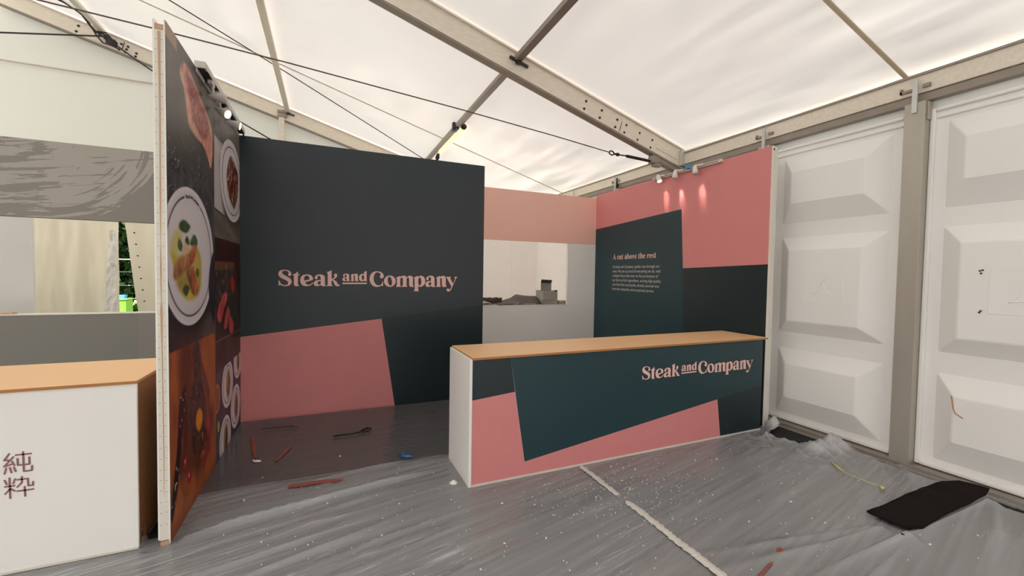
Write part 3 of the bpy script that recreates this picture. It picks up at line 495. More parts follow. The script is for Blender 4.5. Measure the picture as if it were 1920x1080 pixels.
# left wall: timber core, white edging on its end, printed food photo panels on the booth side
wl=thing('wall_left',(-.86,2.965,0),kind='structure')
BX(-.880,-.838,2.985,5.10,.025,2.955).build('core',M['rawwood'],wl)
BX(-.892,-.880,2.975,5.10,.03,2.985).build('back_board',M['white'],wl)
BX(-.838,-.831,2.962,5.10,.008,2.985).build('face_board',M['white'],wl)
BX(-.884,-.838,2.968,2.985,.028,2.93).build('edging',M['edge'],wl,bevel=.003)
cr_=[]; 
zz=[.30,.5,.7,.95,1.15,1.36,1.42,1.50,1.60,1.75,1.9,2.05,2.2,2.35,2.5,2.65,2.8,2.92]
ww=[.001,.003,.0035,.003,.004,.008,.002,.004,.005,.001,.004,.005,.004,.005,.005,.006,.008,.010]
ww=[w*1.5 for w in ww]
L_=[(-.861+.002*math.sin(3*z)-w/2,z) for z,w in zip(zz,ww)]; R_=[(-.861+.002*math.sin(3*z)+w/2,z) for z,w in zip(zz,ww)]
b=B()
for i in range(len(zz)-1): b.add([(L_[i][0],2.9672,L_[i][1]),(R_[i][0],2.9672,R_[i][1]),(R_[i+1][0],2.9672,R_[i+1][1]),(L_[i+1][0],2.9672,L_[i+1][1])],[(0,1,2,3)])
b.build('split',M['rawwood'],wl)
b=B()
for k in range(44):
    for sx in (-.875,-.849):
        z=.12+k*.064+.01*rnd.random(); b.box(sx-.0035,sx+.0035,2.9665,2.9685,z-.0012,z+.0012)
tag(b.build('staple',M['alud'],wl),kind='stuff')
BX(-.878,-.836,2.962,3.05,.0,.024).build('foot_block',M['rawwood'],wl)
BX(-.880,-.838,2.966,2.99,2.93,2.958).build('top_block',M['rawwood'],wl)
# printed panels ------------------------------------------------
NZ=744; zs=np.linspace(.008,2.985,NZ)
def pmask(poly,Yg,Zg):
    p=[(q[0],q[1]) for q in poly]; ins=np.zeros(Yg.shape,bool); n=len(p)
    for i in range(n):
        (x1,y1),(x2,y2)=p[i],p[(i+1)%n]
        if y1==y2: continue
        c=((y1>Zg)!=(y2>Zg)); xi=(x2-x1)*(Zg-y1)/(y2-y1)+x1
        ins^=c&(Yg<xi)
    return ins.astype(float)
def soft(a,ry,rz,n=2):
    for _ in range(n):
        for ax,r in ((1,ry),(0,rz)):
            if r<1: continue
            k=2*r+1; pad=[(0,0),(0,0)]; pad[ax]=(r+1,r); c=np.cumsum(np.pad(a,pad,mode='edge'),axis=ax)
            a=(np.take(c,range(k,c.shape[ax]),axis=ax)-np.take(c,range(0,c.shape[ax]-k),axis=ax))/k
    return a
def paint(img,mask,col,a=1.0,nz=None,col2=None):
    c=np.array(lin(col)); 
    if nz is not None:
        c2=np.array(lin(col2)); cc=c+(c2-c)*nz[...,None]
    else: cc=c
    mk=(mask*a)[...,None]; img[:]=img*(1-mk)+cc*mk
def sp_(P): return smooth_poly([(p[0],p[1]) for p in P],5)
U=MURAL
def food_panel(ya,yb,ny,which):
    ys_=np.linspace(ya,yb,ny); Yg,Zg=np.meshgrid(ys_,zs); S=Yg.shape
    img=np.zeros(S+(3,)); N=lambda cy,cx,seed,o=4: noise2(S,(cy,cx),seed,o)
    sh=lambda n,lo,hi: np.clip((n-lo)/(hi-lo),0,1)
    pm=lambda P,ry=1,rz=1: soft(pmask(P,Yg,Zg),ry,rz)
    pms=lambda P,ry=1,rz=1: soft(pmask(sp_(P),Yg,Zg),ry,rz)
    full=np.ones(S)
    def ell(cy,cz,ry,rz,s=.01): return np.clip(.5-(np.sqrt(((Yg-cy)/ry)**2+((Zg-cz)/rz)**2)-1)*ry/s,0,1)
    def plate(cy,cz,R,ringr,food=None,w=.008,sh_=(.04,-.05),q=.78):
        paint(img,ell(cy+sh_[0],cz+sh_[1],R*1.03,R*1.03*q,.12),(34,28,32),.75)
        paint(img,ell(cy,cz,R,R*q),(226,218,220)); paint(img,ell(cy,cz,R*.93,R*.93*q,.05),(214,205,209),.8)
        paint(img,ell(cy-.02,cz+.02,ringr*.9,ringr*.9*q,.12),(224,216,220),.8)
        d=np.abs(np.hypot(Yg-cy,(Zg-cz)/q)-ringr); paint(img,np.clip(1.4-d/w,0,1),(52,50,80),.9)
    if which=='a':
        # raw steak on a dark slate
        paint(img,full,(92,86,80),1,sh(N(5,3,1),.3,.7),(112,106,100))
        paint(img,np.clip((2.75-Zg)/.5,0,1),(66,62,60),.85)
        paint(img,np.clip((Yg-3.75)/.35,0,1)*np.clip((Zg-2.5)/.3,0,1),(112,110,106),.5)
        spk=(N(150,70,9,1)>.86).astype(float)*np.clip((2.52-Zg)/.2,0,1); paint(img,spk,(150,150,148),.7)
        st=[(q[0],q[1]) for q in U['steak']]
        paint(img,soft(pmask([(y+.03,z-.025) for y,z in sp_(st)],Yg,Zg),3,4),(44,40,38),.7)
        paint(img,pms(st,1,2),(224,172,150),1,sh(N(60,22,3),.35,.7),(204,132,114))
        paint(img,pms(U['lean'],2,3),(164,88,82),1,sh(N(70,26,4),.35,.7),(140,66,66))
        mar=(np.abs(N(26,14,5,3)-.5)<.022).astype(float)*pms(U['lean'],2,3); paint(img,soft(mar,0,1),(218,160,146),.75)
        fl=(N(120,50,6,2)>.74).astype(float)*pms(st); paint(img,fl,(222,170,156),.5)
        paint(img,np.clip((Zg-2.90)/.01,0,1)*np.clip((3.16-Yg)/.01,0,1),(176,142,116))
        # stone table with the filled roll on a plate
        stn=np.clip((2.245-Zg)/.006,0,1); paint(img,stn,(96,90,88),1,sh(N(16,8,11),.3,.7),(58,54,60))
        cr=(np.abs(N(14,9,12,4)-.5)<.012).astype(float)*stn; paint(img,cr,(126,120,118),.6)
        paint(img,np.clip((1.62-Zg)/.3,0,1)*stn,(40,34,34),.8)
        paint(img,np.clip((1.32-Zg)/.1,0,1)*np.clip((Yg-3.55)/.2,0,1),(110,98,88),.55,None)
        plate(3.42,1.68,.58,.50,w=.010)
        paint(img,(np.abs(np.arctan2((Zg-1.68)/.78,Yg-3.42)-1.50)<.36)*np.clip(1.8-np.abs(np.hypot(Yg-3.42,(Zg-1.68)/.78)-.50)/.013,0,1),(224,216,220))
        paint(img,pms(U['oil'],3,5),(204,192,92),.85); paint(img,pms(U['oil2'],2,3),(206,184,48),.95,sh(N(20,10,13),.3,.7),(176,150,30))
        paint(img,ell(3.38,1.62,.17,.16,.1),(216,200,130),.5)
        for nm in ('leaves','leaf2','leaf3','leaf4','leaf5','sprig'): paint(img,pms(U[nm],1,1),(52,72,42),1,sh(N(40,20,14),.3,.7),(84,108,64))
        paint(img,pms(U['roll1'],1,2),(198,142,96),1,sh(N(34,16,15),.3,.7),(140,84,48)); paint(img,pms(U['roll2'],1,2),(172,112,66),1,sh(N(34,16,16),.3,.7),(110,62,34))
        paint(img,pms(U['cone'],1,2),(222,186,152))
        for nm in ('cut1','cut2'): paint(img,pms(U[nm],1,1),(148,66,44),1,sh(N(90,40,17),.3,.7),(212,120,84))
        paint(img,pms([(3.06,1.55),(3.10,1.52),(3.34,1.60),(3.42,1.50),(3.36,1.46),(3.15,1.47)],4,6),(96,66,40),.45)
        paint(img,pms(U['bowl'],1,2),(40,32,42)); 
        # charred steak on a wooden board
        wb=np.clip((1.115-(Yg-2.97)*.02-Zg)/.006,0,1); paint(img,wb,(172,92,46),1,sh(N(20,12,20),.25,.75),(128,58,28))
        gr_=sh(N(8,90,21,3),.45,.6); paint(img,wb*gr_,(176,98,50),.35)
        paint(img,np.clip((Yg-3.6)/.3,0,1)*wb,(176,104,54),.35); 
        paint(img,pms(U['juice'],5,8),(58,20,14),.72); paint(img,pms([(3.15,1.10),(3.43,1.10),(3.43,.86),(3.33,.6),(3.22,.5)],5,8),(60,22,14),.8)
        ch=pms(U['char'],1,2); paint(img,ch,(74,52,44),1,sh(N(70,30,23),.3,.7),(34,22,20)); paint(img,pms(U['charfin'],2,3),(40,22,18),1,sh(N(60,30,24),.3,.7),(84,50,38))
        hl=(np.abs(N(24,16,25,3)-.5)<.02).astype(float)*ch; paint(img,soft(hl,0,1),(126,104,88),.7)
        paint(img,pm([(3.62,.95),(3.70,.80),(3.80,.62),(3.84,.45),(3.80,.36),(3.76,.55),(3.66,.8)],2,4),(168,72,40),.7)
        paint(img,pms(U['lemon'],1,2),(238,158,44),1,sh(N(50,30,26),.3,.7),(214,122,26)); 
        paint(img,pms(U['knife'],1,2),(26,14,14)); kp=(N(120,40,27,1)>.84).astype(float)*pms(U['knife']); paint(img,kp,(196,196,196),.8)
        paint(img,pms(U['onion'],2,3),(112,24,34),.95,sh(N(40,20,28),.3,.7),(176,60,66))
        on=(N(60,30,29,2)>.68).astype(float)*ell(3.66,.36,.09,.13,.05); paint(img,on,(206,108,52),.9)
        for cy,cz,r in ((3.245,.36,.045),(3.325,.235,.05)): paint(img,ell(cy,cz,r,r*.85),(150,20,26)); paint(img,ell(cy-.008,cz+.012,r*.25,r*.25),(236,180,180),.8)
        paint(img,pm([(3.15,.28),(3.19,.22),(3.24,.16),(3.21,.15),(3.16,.22)],2,2),(58,60,40),.8)
        paint(img,np.clip((.09-Zg)/.08,0,1),(140,72,36),.6)
    else:
        paint(img,full,(98,92,88),1,sh(N(9,5,31),.3,.7),(128,121,116)); paint(img,np.clip((2.35-Zg)/.25,0,1),(92,80,72),.8,sh(N(50,6,32),.3,.7),(120,108,98))
        paint(img,pm([(4.05,2.68),(4.30,2.62),(4.40,2.07),(4.03,2.09)],1,1),(196,186,186)); paint(img,pm([(4.05,2.68),(4.36,2.68),(4.30,2.45),(4.05,2.60)],1,1),(206,196,192),.7)
        paint(img,pm([(4.03,2.085),(4.40,2.065),(4.40,2.075),(4.03,2.10)],0,0),(40,36,40))
        paint(img,pm([(4.26,2.6),(4.40,2.07),(4.33,2.07),(4.20,2.5)],3,5),(110,88,88),.6)
        plate(4.74,2.43,.50,.415,w=.009,q=.75)
        paint(img,ell(4.75,2.40,.23,.22,.12),(176,168,170),.6)
        fd=[(4.67,2.66),(4.54,2.54),(4.49,2.41),(4.57,2.28),(4.80,2.19),(4.90,2.24),(5.0,2.36),(5.02,2.55),(4.85,2.63)]
        paint(img,pms(fd,1,2),(128,44,28),1,sh(N(50,26,33),.3,.7),(70,26,20)); q=(N(70,36,34,2)>.64).astype(float)*pms(fd); paint(img,q,(206,170,140),.8)
        q=(N(60,30,35,2)>.70).astype(float)*pms(fd); paint(img,q,(76,86,48),.9)
        # red cloth and a tray of sliced meat
        rd=np.clip((1.865-Zg)/.006,0,1); paint(img,rd,(66,12,14),1,sh(N(6,4,36),.3,.7),(34,12,14))
        tr=pm([(4.05,1.66),(4.80,1.665),(5.0,.99),(4.05,1.02)],1,1); paint(img,tr,(56,42,38)); paint(img,pm([(4.05,1.665),(4.80,1.67),(4.79,1.59),(4.05,1.60)],1,1),(108,66,44))
        paint(img,pm([(4.80,1.67),(4.825,1.67),(5.03,.99),(4.995,.99)],1,1),(74,66,58))
        paint(img,pms(U['meatdark'],2,2)*tr,(84,60,54),1,sh(N(60,30,37),.3,.7),(34,24,22)); q=(N(90,40,38,1)>.83).astype(float)*tr*np.clip((Zg-1.3)/.02,0,1); paint(img,q,(170,150,140),.6)
        for nm in ('slice1','slice2','slice3'): paint(img,pms(U[nm],1,2),(216,100,100),1,sh(N(50,24,39),.3,.7),(166,56,58))
        paint(img,pms(U['chili'],1,1),(206,40,34)); paint(img,pms(U['herb'],2,2),(44,70,34),1,sh(N(60,40,40),.3,.7),(22,32,20))
        paint(img,np.clip((1.0-Zg)/.006,0,1),(64,54,52),1,sh(N(12,6,41),.3,.7),(40,34,34)); paint(img,pm([(4.03,1.0),(5.1,.975),(5.1,.99),(4.03,1.015)],0,0),(116,92,72))
        # plates seen from above
        paint(img,np.clip((.748-Zg)/.006,0,1),(84,78,94),1,sh(N(10,6,42),.3,.7),(66,62,76))
        for cy,cz,r,fc in ((4.49,.56,.232,(150,120,56)),(4.95,.68,.19,(130,66,44)),(4.84,.255,.232,(140,72,40)),(4.38,.095,.225,(96,52,36))):
            keep=img.copy(); plate(cy,cz,r,r*.80,w=.006,sh_=(.02,-.025),q=.9)
            paint(img,ell(cy+.02,cz,r*.38,r*.55,.05),fc,1,sh(N(60,40,int(cy*100)),.3,.7),(70,40,26)); paint(img,ell(cy-.03,cz+.05,r*.28,r*.4,.08),(206,190,120),.35)
            mk=np.clip((.748-Zg)/.006,0,1)[...,None]; img[:]=keep*(1-mk)+img*mk
        paint(img,ell(4.085,.535,.105,.12),(196,126,76)); paint(img,ell(4.085,.535,.085,.10),(150,84,42)); paint(img,ell(4.13,.29,.035,.045),(196,176,76))
    P=np.stack([np.full(S,LX+.0005),Yg,Zg],-1)
    return grid_mesh('printed_panel',P,M['print'],wl,col=img,smooth=False)
pa=food_panel(2.963,4.040,136,'a'); pb=food_panel(4.046,5.098,132,'b')
# wording on the plate rim: the same logotype bent round the ring
def glyph_mesh(names=None):
    V=[];F=[]
    for k,loops in GLYPHS.items():
        v,f=fill2d([smooth_poly(l,4) for l in loops]); n=len(V); V+=v; F+=[tuple(i+n for i in q) for q in f]
    return V,F
GV,GF=glyph_mesh(); GX0=-.481; GZ0=1.43
b=B(); R=.50; k_=.165
b.add([(LX+.0015,3.42+(R+(z-GZ0)*k_*1.2-.012)*math.cos(1.83-(x-GX0)*k_/R*1.0),1.68+.78*(R+(z-GZ0)*k_*1.2-.012)*math.sin(1.83-(x-GX0)*k_/R)) for x,z in GV],GF)
b.build('lettering',mat('navy_print',(60,64,96),.4,.4),pa)
# back wall -----------------------------------------------------
wb=thing('wall_back',(0.5,5.14,0),kind='structure')
BX(-.83,1.843,5.104,5.20,0,2.978).build('core',M['white'],wb)
def graphic(name,polys,ax,t,th,parent):
    b=B()
    for poly,mi in polys: b.flat(poly,ax,t,mi)
    return b.build(name,[M['char'],M['dark'],M['teal'],M['pink']],parent)
graphic('printed_graphic',[([(-.831,.9),(.582,1.052),(1.844,1.2),(1.844,2.98),(-.831,2.98)],0),([(-.831,0),(.739,0),(.582,1.052),(-.831,.9)],3),([(.739,0),(1.844,0),(1.844,1.2),(.582,1.052)],1)],'y',5.1025,0,wb)
B().add([(x,5.1005,z) for x,z in GV],GF).build('lettering',M['letter'],wb)
# right wall ----------------------------------------------------
wr=thing('wall_right',(4.33,2.98,0),kind='structure')
BX(4.302,4.385,2.985,6.14,0,2.998).build('core',M['white'],wr)
BX(4.300,4.345,2.975,2.986,0,3.003).build('edging',M['edge'],wr,bevel=.002); BX(4.352,4.39,2.98,2.99,0.0,2.97).build('edging',M['edge'],wr,bevel=.002)
BX(4.31,4.325,2.970,2.976,2.955,2.972).build('screw',M['black'],wr)
graphic('printed_graphic',[([(2.98,1.75),(4.152,1.715),(4.204,2.5),(6.139,2.406),(6.139,3.0),(2.98,3.0)],3),([(4.204,2.5),(6.139,2.406),(6.139,0),(4.06,0),(4.115,.89),(4.152,1.715)],2),([(2.98,1.75),(4.152,1.715),(4.115,.89),(4.06,0),(2.98,0)],1)],'x',4.3005,0,wr)
def place_text(V,F,y0,z0,k,sy,parent,mt,name='lettering'):
    B().add([(4.2985,y0-x*sy,z0+z*k) for x,z in V],F).build(name,mt,parent)
bold=lambda s:''.join(chr(0x1D400+ord(c)-65) if 'A'<=c<='Z' else chr(0x1D41A+ord(c)-97) if 'a'<=c<='z' else c for c in s)
def fit(V,F,y0,y1,z0,cap,parent,mt):
    xs_=[p[0] for p in V]; a,c=min(xs_),max(xs_); B().add([(4.2985,y0+(y1-y0)*(x-a)/(c-a),z0+z*cap) for x,z in V],F).build('lettering',mt,parent)
V,F=text2d(bold('A cut above the rest').replace(' ','\u2009 ' if False else ' '),1.0); fit(V,F,5.64,4.65,1.868,.125,wr,M['letter'])
LINES=[('At Steak and Company, quality runs through our',4.575),('veins. We are so proud of everything we do, with',4.556),('a deeper focus than ever on the provenance of',4.60),('our farm-to-fork ingredients, serving high-quality',4.545),('cuts from the countryside, directly sourced vino',4.575),('from the vineyards, and exceptional service.',4.675)]
for i,(s,ye) in enumerate(LINES):
    V,F=text2d(s,1.0); fit(V,F,5.64,ye,1.727-.0715*i,.062,wr,M['letterw'])
# rear wall with the pink fascia and serving hatch, and the grey neighbour's
wh=thing('wall_rear',(3.0,6.2,0),kind='structure')
def hatchwall(parent,x0,x1,ox0,ox1,mfas,mlow):
    BX(x0,x1,6.14,6.18,2.137,2.945).build('fascia',mfas,parent)
    BX(x0,x1,6.14,6.18,0,1.083).build('lower_panel',mlow,parent)
    BX(ox0-.0,ox1,6.138,6.20,1.084,1.094).build('sill',M['edge'],parent)
hatchwall(wh,-.82,4.30,.2,3.755,M['pinkr'],M['white2'])
BX(3.757,4.30,6.139,6.18,0,2.136).build('side_panel',M['white2'],wh)
BX(3.747,3.756,6.138,6.185,1.095,2.136).build('jamb',M['edge'],wh)
BX(-.82,.2,6.14,6.18,1.094,2.136).build('side_panel',M['white2'],wh)
wk=thing('wall_kitchen',(3,8.9,0),kind='structure')
for k in range(6): BX(.4+k*.7+.0015,.4+(k+1)*.7-.0015,8.9,8.94,0,2.62).build('wall_board',M['white2'],wk)
ws_=thing('wall_kitchen_side',(4.58,7.5,0),kind='structure')
for k in range(4): BX(4.56,4.60,6.20+k*.675+.0015,6.20+(k+1)*.675-.0015,0,2.62).build('wall_board',M['white2'],ws_)
BX(-.8,4.55,6.2,8.89,.001,.006).build('bounce_sheet',M['white2'],bpy.data.objects['floor'])  # unseen pale floor cover added to bounce light into the kitchen
wn=thing('wall_neighbour',(-2.5,6.2,0),kind='structure')
BX(-8,-.90,6.142,6.24,2.125,2.943).build('fascia',M['grey'],wn); BX(-8,-.90,6.142,6.24,0,1.078).build('lower_panel',M['grey'],wn)
BX(-8,-.90,6.136,6.26,1.079,1.090).build('sill',M['edge'],wn); BX(-1.2,-.90,6.15,6.24,1.09,2.124).build('side_panel',M['white2'],wn)
ny,nz_=560,200; xs_=np.linspace(-4.2,-.90,ny); z2=np.linspace(2.125,2.943,nz_); Xg,Zg=np.meshgrid(xs_,z2)
cx,cz=-2.80,3.10; ra=np.hypot((Xg-cx),(Zg-cz)); an=np.arctan2(Zg-cz,(Xg-cx))
def pol(nr,na,seed,o=3):
    rr=(ra/2.6*nr); aa=((an+np.pi)/(np.pi)*na); g=np.random.RandomState(seed).rand(400,400); out=0;tot=0
    for k in range(o):
        r=rr*2**k; a=aa*2**k; i=r.astype(int)%399; j=a.astype(int)%399; u=r-np.floor(r); v=a-np.floor(a); u=u*u*(3-2*u); v=v*v*(3-2*v)
        out=out+((g[i,j]*(1-v)+g[i,j+1]*v)*(1-u)+(g[i+1,j]*(1-v)+g[i+1,j+1]*v)*u)*.55**k; tot+=.55**k
    return out/tot
st=pol(95,10,3); edge_=np.clip((ra-.66)/.37,0,1)
lf=np.clip((-2.62-Xg)/.35,0,1); sl=noise2(Xg.shape,(26,7),44,3); sl=np.stack([np.roll(sl[:,i],int(i*.24)) for i in range(sl.shape[1])],1)
mask=((st>.24+.36*edge_**.8)&(ra<1.04)&(sl>.26+.26*lf)).astype(float); mask=np.where((ra>1.04)&(Xg<-2.9),(sl>.5).astype(float),mask)
colr=np.array(lin((134,129,125)))+(np.array(lin((164,159,153)))-np.array(lin((134,129,125))))*mask[...,None]
grid_mesh('brush_print',np.stack([Xg,np.full(Xg.shape,6.1405),Zg],-1),M['printg'],wn,col=colr,smooth=False)
ny,nz_=120,110; xs_=np.linspace(-2.0,-.90,ny); z2=np.linspace(.30,1.078,nz_); Xg,Zg=np.meshgrid(xs_,z2); ra=np.hypot((Xg+3.1),(Zg-2.2)); an=np.arctan2(Zg-2.2,Xg+3.1)
st=pol(70,20,8); mask=((st>.55)&(np.abs(Zg-.70-(Xg+1.4)*.25)<.10+.05*np.sin(Xg*9))&(Xg>-1.85)).astype(float)
colr=np.array(lin((134,129,125)))+(np.array(lin((158,153,148)))-np.array(lin((134,129,125))))*mask[...,None]
grid_mesh('brush_print',np.stack([Xg,np.full(Xg.shape,6.1405),Zg],-1),M['printg'],wn,col=colr,smooth=False)
# ------------------------------------------------------------ counters
ct=thing('serving_counter',(2.6,3.2,0),'long counter with pink and dark green printed front and pale wooden top','counter')
BX(.962,.984,2.925,3.475,0,.966).build('side_panel',M['white'],ct,bevel=.002)
BX(.984,4.19,2.931,2.949,0,.955).build('front_board',M['white'],ct)
BX(4.172,4.19,2.949,3.47,0,.955).build('side_panel',M['white'],ct)
BX(.984,4.172,2.95,3.44,.30,.318).build('shelf',M['white'],ct)
BX(.978,4.19,2.924,2.931,0,.015).build('plinth_strip',M['edge'],ct)
b=BX(.979,4.238,2.912,3.478,.959,.978); b.build('worktop',M['wood'],ct,bevel=.0015); BX(.979,4.238,2.9105,2.9118,.960,.9765).build('worktop_edge',M['woodedge'],ct); BX(.9775,.9788,2.912,3.478,.960,.9765).build('worktop_edge',M['woodedge'],ct)
z1=.956
graphic('printed_graphic',[([(.985,.655),(1.334,.687),(1.293,z1),(.985,z1)],1),([(1.293,z1),(1.427,.121),(3.543,.391),(4.189,.474),(4.189,z1)],2),([(.985,.016),(3.597,.016),(3.543,.391),(1.427,.121),(1.334,.687),(.985,.655)],3),([(3.597,.016),(4.189,.016),(4.189,.474),(3.543,.391)],1)],'y',2.9295,0,ct)
s_=1.455/1.974
B().add([(2.584+(x-GX0)*s_,2.9275,.668+(z-GZ0)*s_*.93) for x,z in GV],GF).build('lettering',M['letter'],ct)
cw=thing('serving_counter.001',(-1.9,3.3,0),'white counter with two purple Japanese characters at the left edge','counter')
BX(-2.95,-.982,2.980,2.998,.004,.951).build('front_board',M['white2'],cw,bevel=.002); BX(-2.95,-.982,2.977,2.980,.004,.018).build('plinth_strip',M['edge'],cw)
nt_=[(2.999,.952),(2.999,.012),(3.03,.012)]+[(3.03,.075),(3.042,.10),(3.06,.118),(3.078,.10),(3.09,.06),(3.095,.012)]+[(3.66,.012),(3.66,.952)]
B().prism(nt_,'x',-1.0,-.984).build('side_panel',M['mdf'],cw)
BX(-1.40,-1.02,3.0,3.66,.0,.022).build('base_board',M['white'],cw); BX(-1.30,-1.10,3.02,3.30,.024,.16).build('inner_ledge',M['white'],cw)
BX(-2.95,-.978,2.972,3.685,.952,.970).build('worktop',M['wood'],cw,bevel=.0015); BX(-2.95,-.978,2.9705,2.9718,.953,.9685).build('worktop_edge',M['woodedge'],cw); BX(-.9778,-.9768,2.972,3.685,.953,.9685).build('worktop_edge',M['woodedge'],cw)
b=B()
for s in KANJI:
    pts=[Vector((p[0],p[1])) for p in s]; w=.0042
    for i,(p,q) in enumerate(zip(pts[:-1],pts[1:])):
        d=(q-p).normalized(); nrm=Vector((-d.y,d.x))*w
        poly=[p+nrm]+[p+Vector((math.cos(t),math.sin(t)))*w for t in [math.atan2(nrm.y,nrm.x)+math.pi*k/6 for k in range(1,6)]]+[p-nrm,q-nrm]+[q+Vector((math.cos(t),math.sin(t)))*w for t in [math.atan2(-nrm.y,-nrm.x)+math.pi*k/6 for k in range(1,6)]]+[q+nrm]
        b.flat([(v.x,v.y) for v in poly],'y',2.9785-.0001*i)
b.build('lettering',M['kanji'],cw)
BX(-.965,-.915,3.06,3.36,.0065,.03).build('black_strip',M['carpet'],label='black strip of carpet in the gap between white counter and food photo wall',cat='carpet')
# ------------------------------------------------------------ track lights
def bullet(base,d,L,r0_,r1_,mt,parent,lensm,name='lamp_head',seg=14):
    d=Vector(d).normalized(); p=Vector(base); b=B()
    ts=[0,.08,.25,.5,.8,1.0]; rs=[r0_*.35,r0_,r0_+(r1_-r0_)*.42,r0_+(r1_-r0_)*.75,r1_,r1_*.97]
    b.tube([p+d*L*t for t in ts],.02,seg,taper=rs); h=b.build(name,mt,parent)
    if lensm: b=B(); b.tube([p+d*(L-.002),p+d*(L+.004)],r1_*.88,seg); b.build('lens',lensm,h)
    return h
def spot(name,loc,d,power,ang,parent,blend=.6):
    l=bpy.data.lights.new(name,'SPOT'); l.energy=power; l.color=(1,.86,.68); l.spot_size=ang; l.spot_blend=blend; l.shadow_soft_size=.02
    o=bpy.data.objects.new(name,l); SC.collection.objects.link(o); o.rotation_euler=Vector(d).to_track_quat('-Z','Y').to_euler()
    o.parent=parent; o.location=Vector(loc)-origin(parent); return o
tl=thing('track_light',(-.8,4.2,3.0),'grey track with three bullet spotlights along the top of the food photo wall','lamp')
B().box(-.84,-.772,3.55,5.06,2.985,3.032).box(-.83,-.822,3.55,5.06,2.95,2.985).build('track',M['spot'],tl,bevel=.004)
BX(-.792,-.7715,3.60,3.96,2.9825,2.986).build('adapter',M['black'],tl); BX(-.82,-.785,3.56,5.05,2.981,2.986).build('slot',M['black'],tl)
for (y,x,z,d,on_) in ((3.78,-.812,2.885,(1,.02,-.08),0),(3.99,-.812,2.865,(.95,-.45,-.50),1),(4.33,-.812,2.872,(1,.05,-.2),1)):
    B().box(x+.01,x+.04,y-.05,y+.03,2.955,2.984).tube([(x+.03,y,2.96),(x+.035,y,z+.01)],.010,8).build('stem',M['spot'],tl)
    h=bullet((x,y,z),d,.115,.008,.036,M['spot'],tl,M['lens'] if on_ else None)
    if on_: spot('spot_beam',Vector((x,y,z))+Vector(d).normalized()*.125,d,2.5,1.0,tl)
b=B(); b.tube([(-.76,4.40,2.90),(-.72,4.46,2.88),(-.70,4.50,2.83),(-.70,4.51,2.78)],.008,6); b.build('cable',M['black'],tl)
tr=thing('track_light.001',(4.26,4.1,3.0),'white track with three frosted spotlights on top of the pink right wall','lamp')
B().box(4.262,4.299,3.58,4.72,2.972,3.008).build('track',M['rail'],tr,bevel=.003); BX(4.2605,4.263,3.62,4.70,2.982,2.998).build('slot',M['alud'],tr)
for (y,z,yy) in ((4.585,3.015,4.53),(4.255,3.012,4.25),(3.93,3.0,3.915)):
    B().box(4.235,4.262,y-.10,y-.03,2.985,3.012).beam((4.245,y-.06,3.0),(4.225,y,z),.022,.022).build('arm',M['rail'],tr,bevel=.003)
    p=Vector((4.222,y,z+.01)); q=Vector((4.215,yy,z-.095)); h=bullet(p,q-p,.115,.016,.036,M['frost'],tr,M['lens'] if y>4.5 else M['frost'])
    spot('spot_beam',p+(q-p).normalized()*.125,(.36,-.16,-.92),11,.5,tr,1.0)
BX(4.225,4.262,4.03,4.09,2.995,3.04).build('blue_scrap',M['blue'],bevel=.006,label='small blue plastic scrap on the white track above the pink wall',cat='scrap')
# ------------------------------------------------------------ things on the hatch ledge
pt=thing('prep_table',(2.6,6.6,0),'white prep table just behind the serving hatch under the boxes','table')
BX(1.3,4.05,6.265,7.05,1.055,1.085).build('table_top',M['white2'],pt,bevel=.003)
for x in (1.35,4.0):
    for y in (6.31,7.0): BX(x-.025,x+.025,y-.025,y+.025,-.0,1.055).build('leg',M['alup'],pt)
zt=1.086
bx=thing('carton',(3.5,6.45,zt),'grey upright carton with open lid standing on the hatch ledge','box')
b=B().box(3.365,3.37,6.33,6.57,zt,1.325).box(3.66,3.665,6.33,6.57,zt,1.325).box(3.37,3.66,6.33,6.335,zt,1.325).box(3.37,3.66,6.565,6.57,zt,1.325).box(3.37,3.66,6.335,6.565,zt,zt+.006)
b.build('body',M['kraft'],bx)
b=B().box(3.46,3.668,6.564,6.571,1.325,1.455); b.build('lid_back',M['kraft'],bx)
b=B(); b.add([(3.46,6.57,1.455),(3.668,6.57,1.445),(3.57,6.36,1.505),(3.36,6.36,1.515),(3.46,6.57,1.459),(3.668,6.57,1.449),(3.57,6.36,1.509),(3.36,6.36,1.519)],[(0,1,2,3),(7,6,5,4),(0,4,5,1),(1,5,6,2),(2,6,7,3),(3,7,4,0)]); b.build('lid_flap',M['kraftd'],bx)
BX(3.60,3.655,6.326,6.330,1.312,1.335).build('slot',M['black'],bx)
b=B().box(3.345,3.565,6.262,6.325,1.175,1.312).box(3.337,3.55,6.25,6.265,1.175,1.235); b.build('small_carton',M['kraft'],label='small grey carton leaning on the front of the open carton',cat='box',bevel=.004)
bc=thing('black_foot',(3.45,6.29,zt),None,None) if False else None
BX(3.69,3.835,6.30,6.42,zt,1.152).build('low_box',mat('olive_carton',(150,144,126),.7,.2,vary=.06,scale=20),bevel=.002,label='low olive box at the right end of the hatch ledge',cat='box')
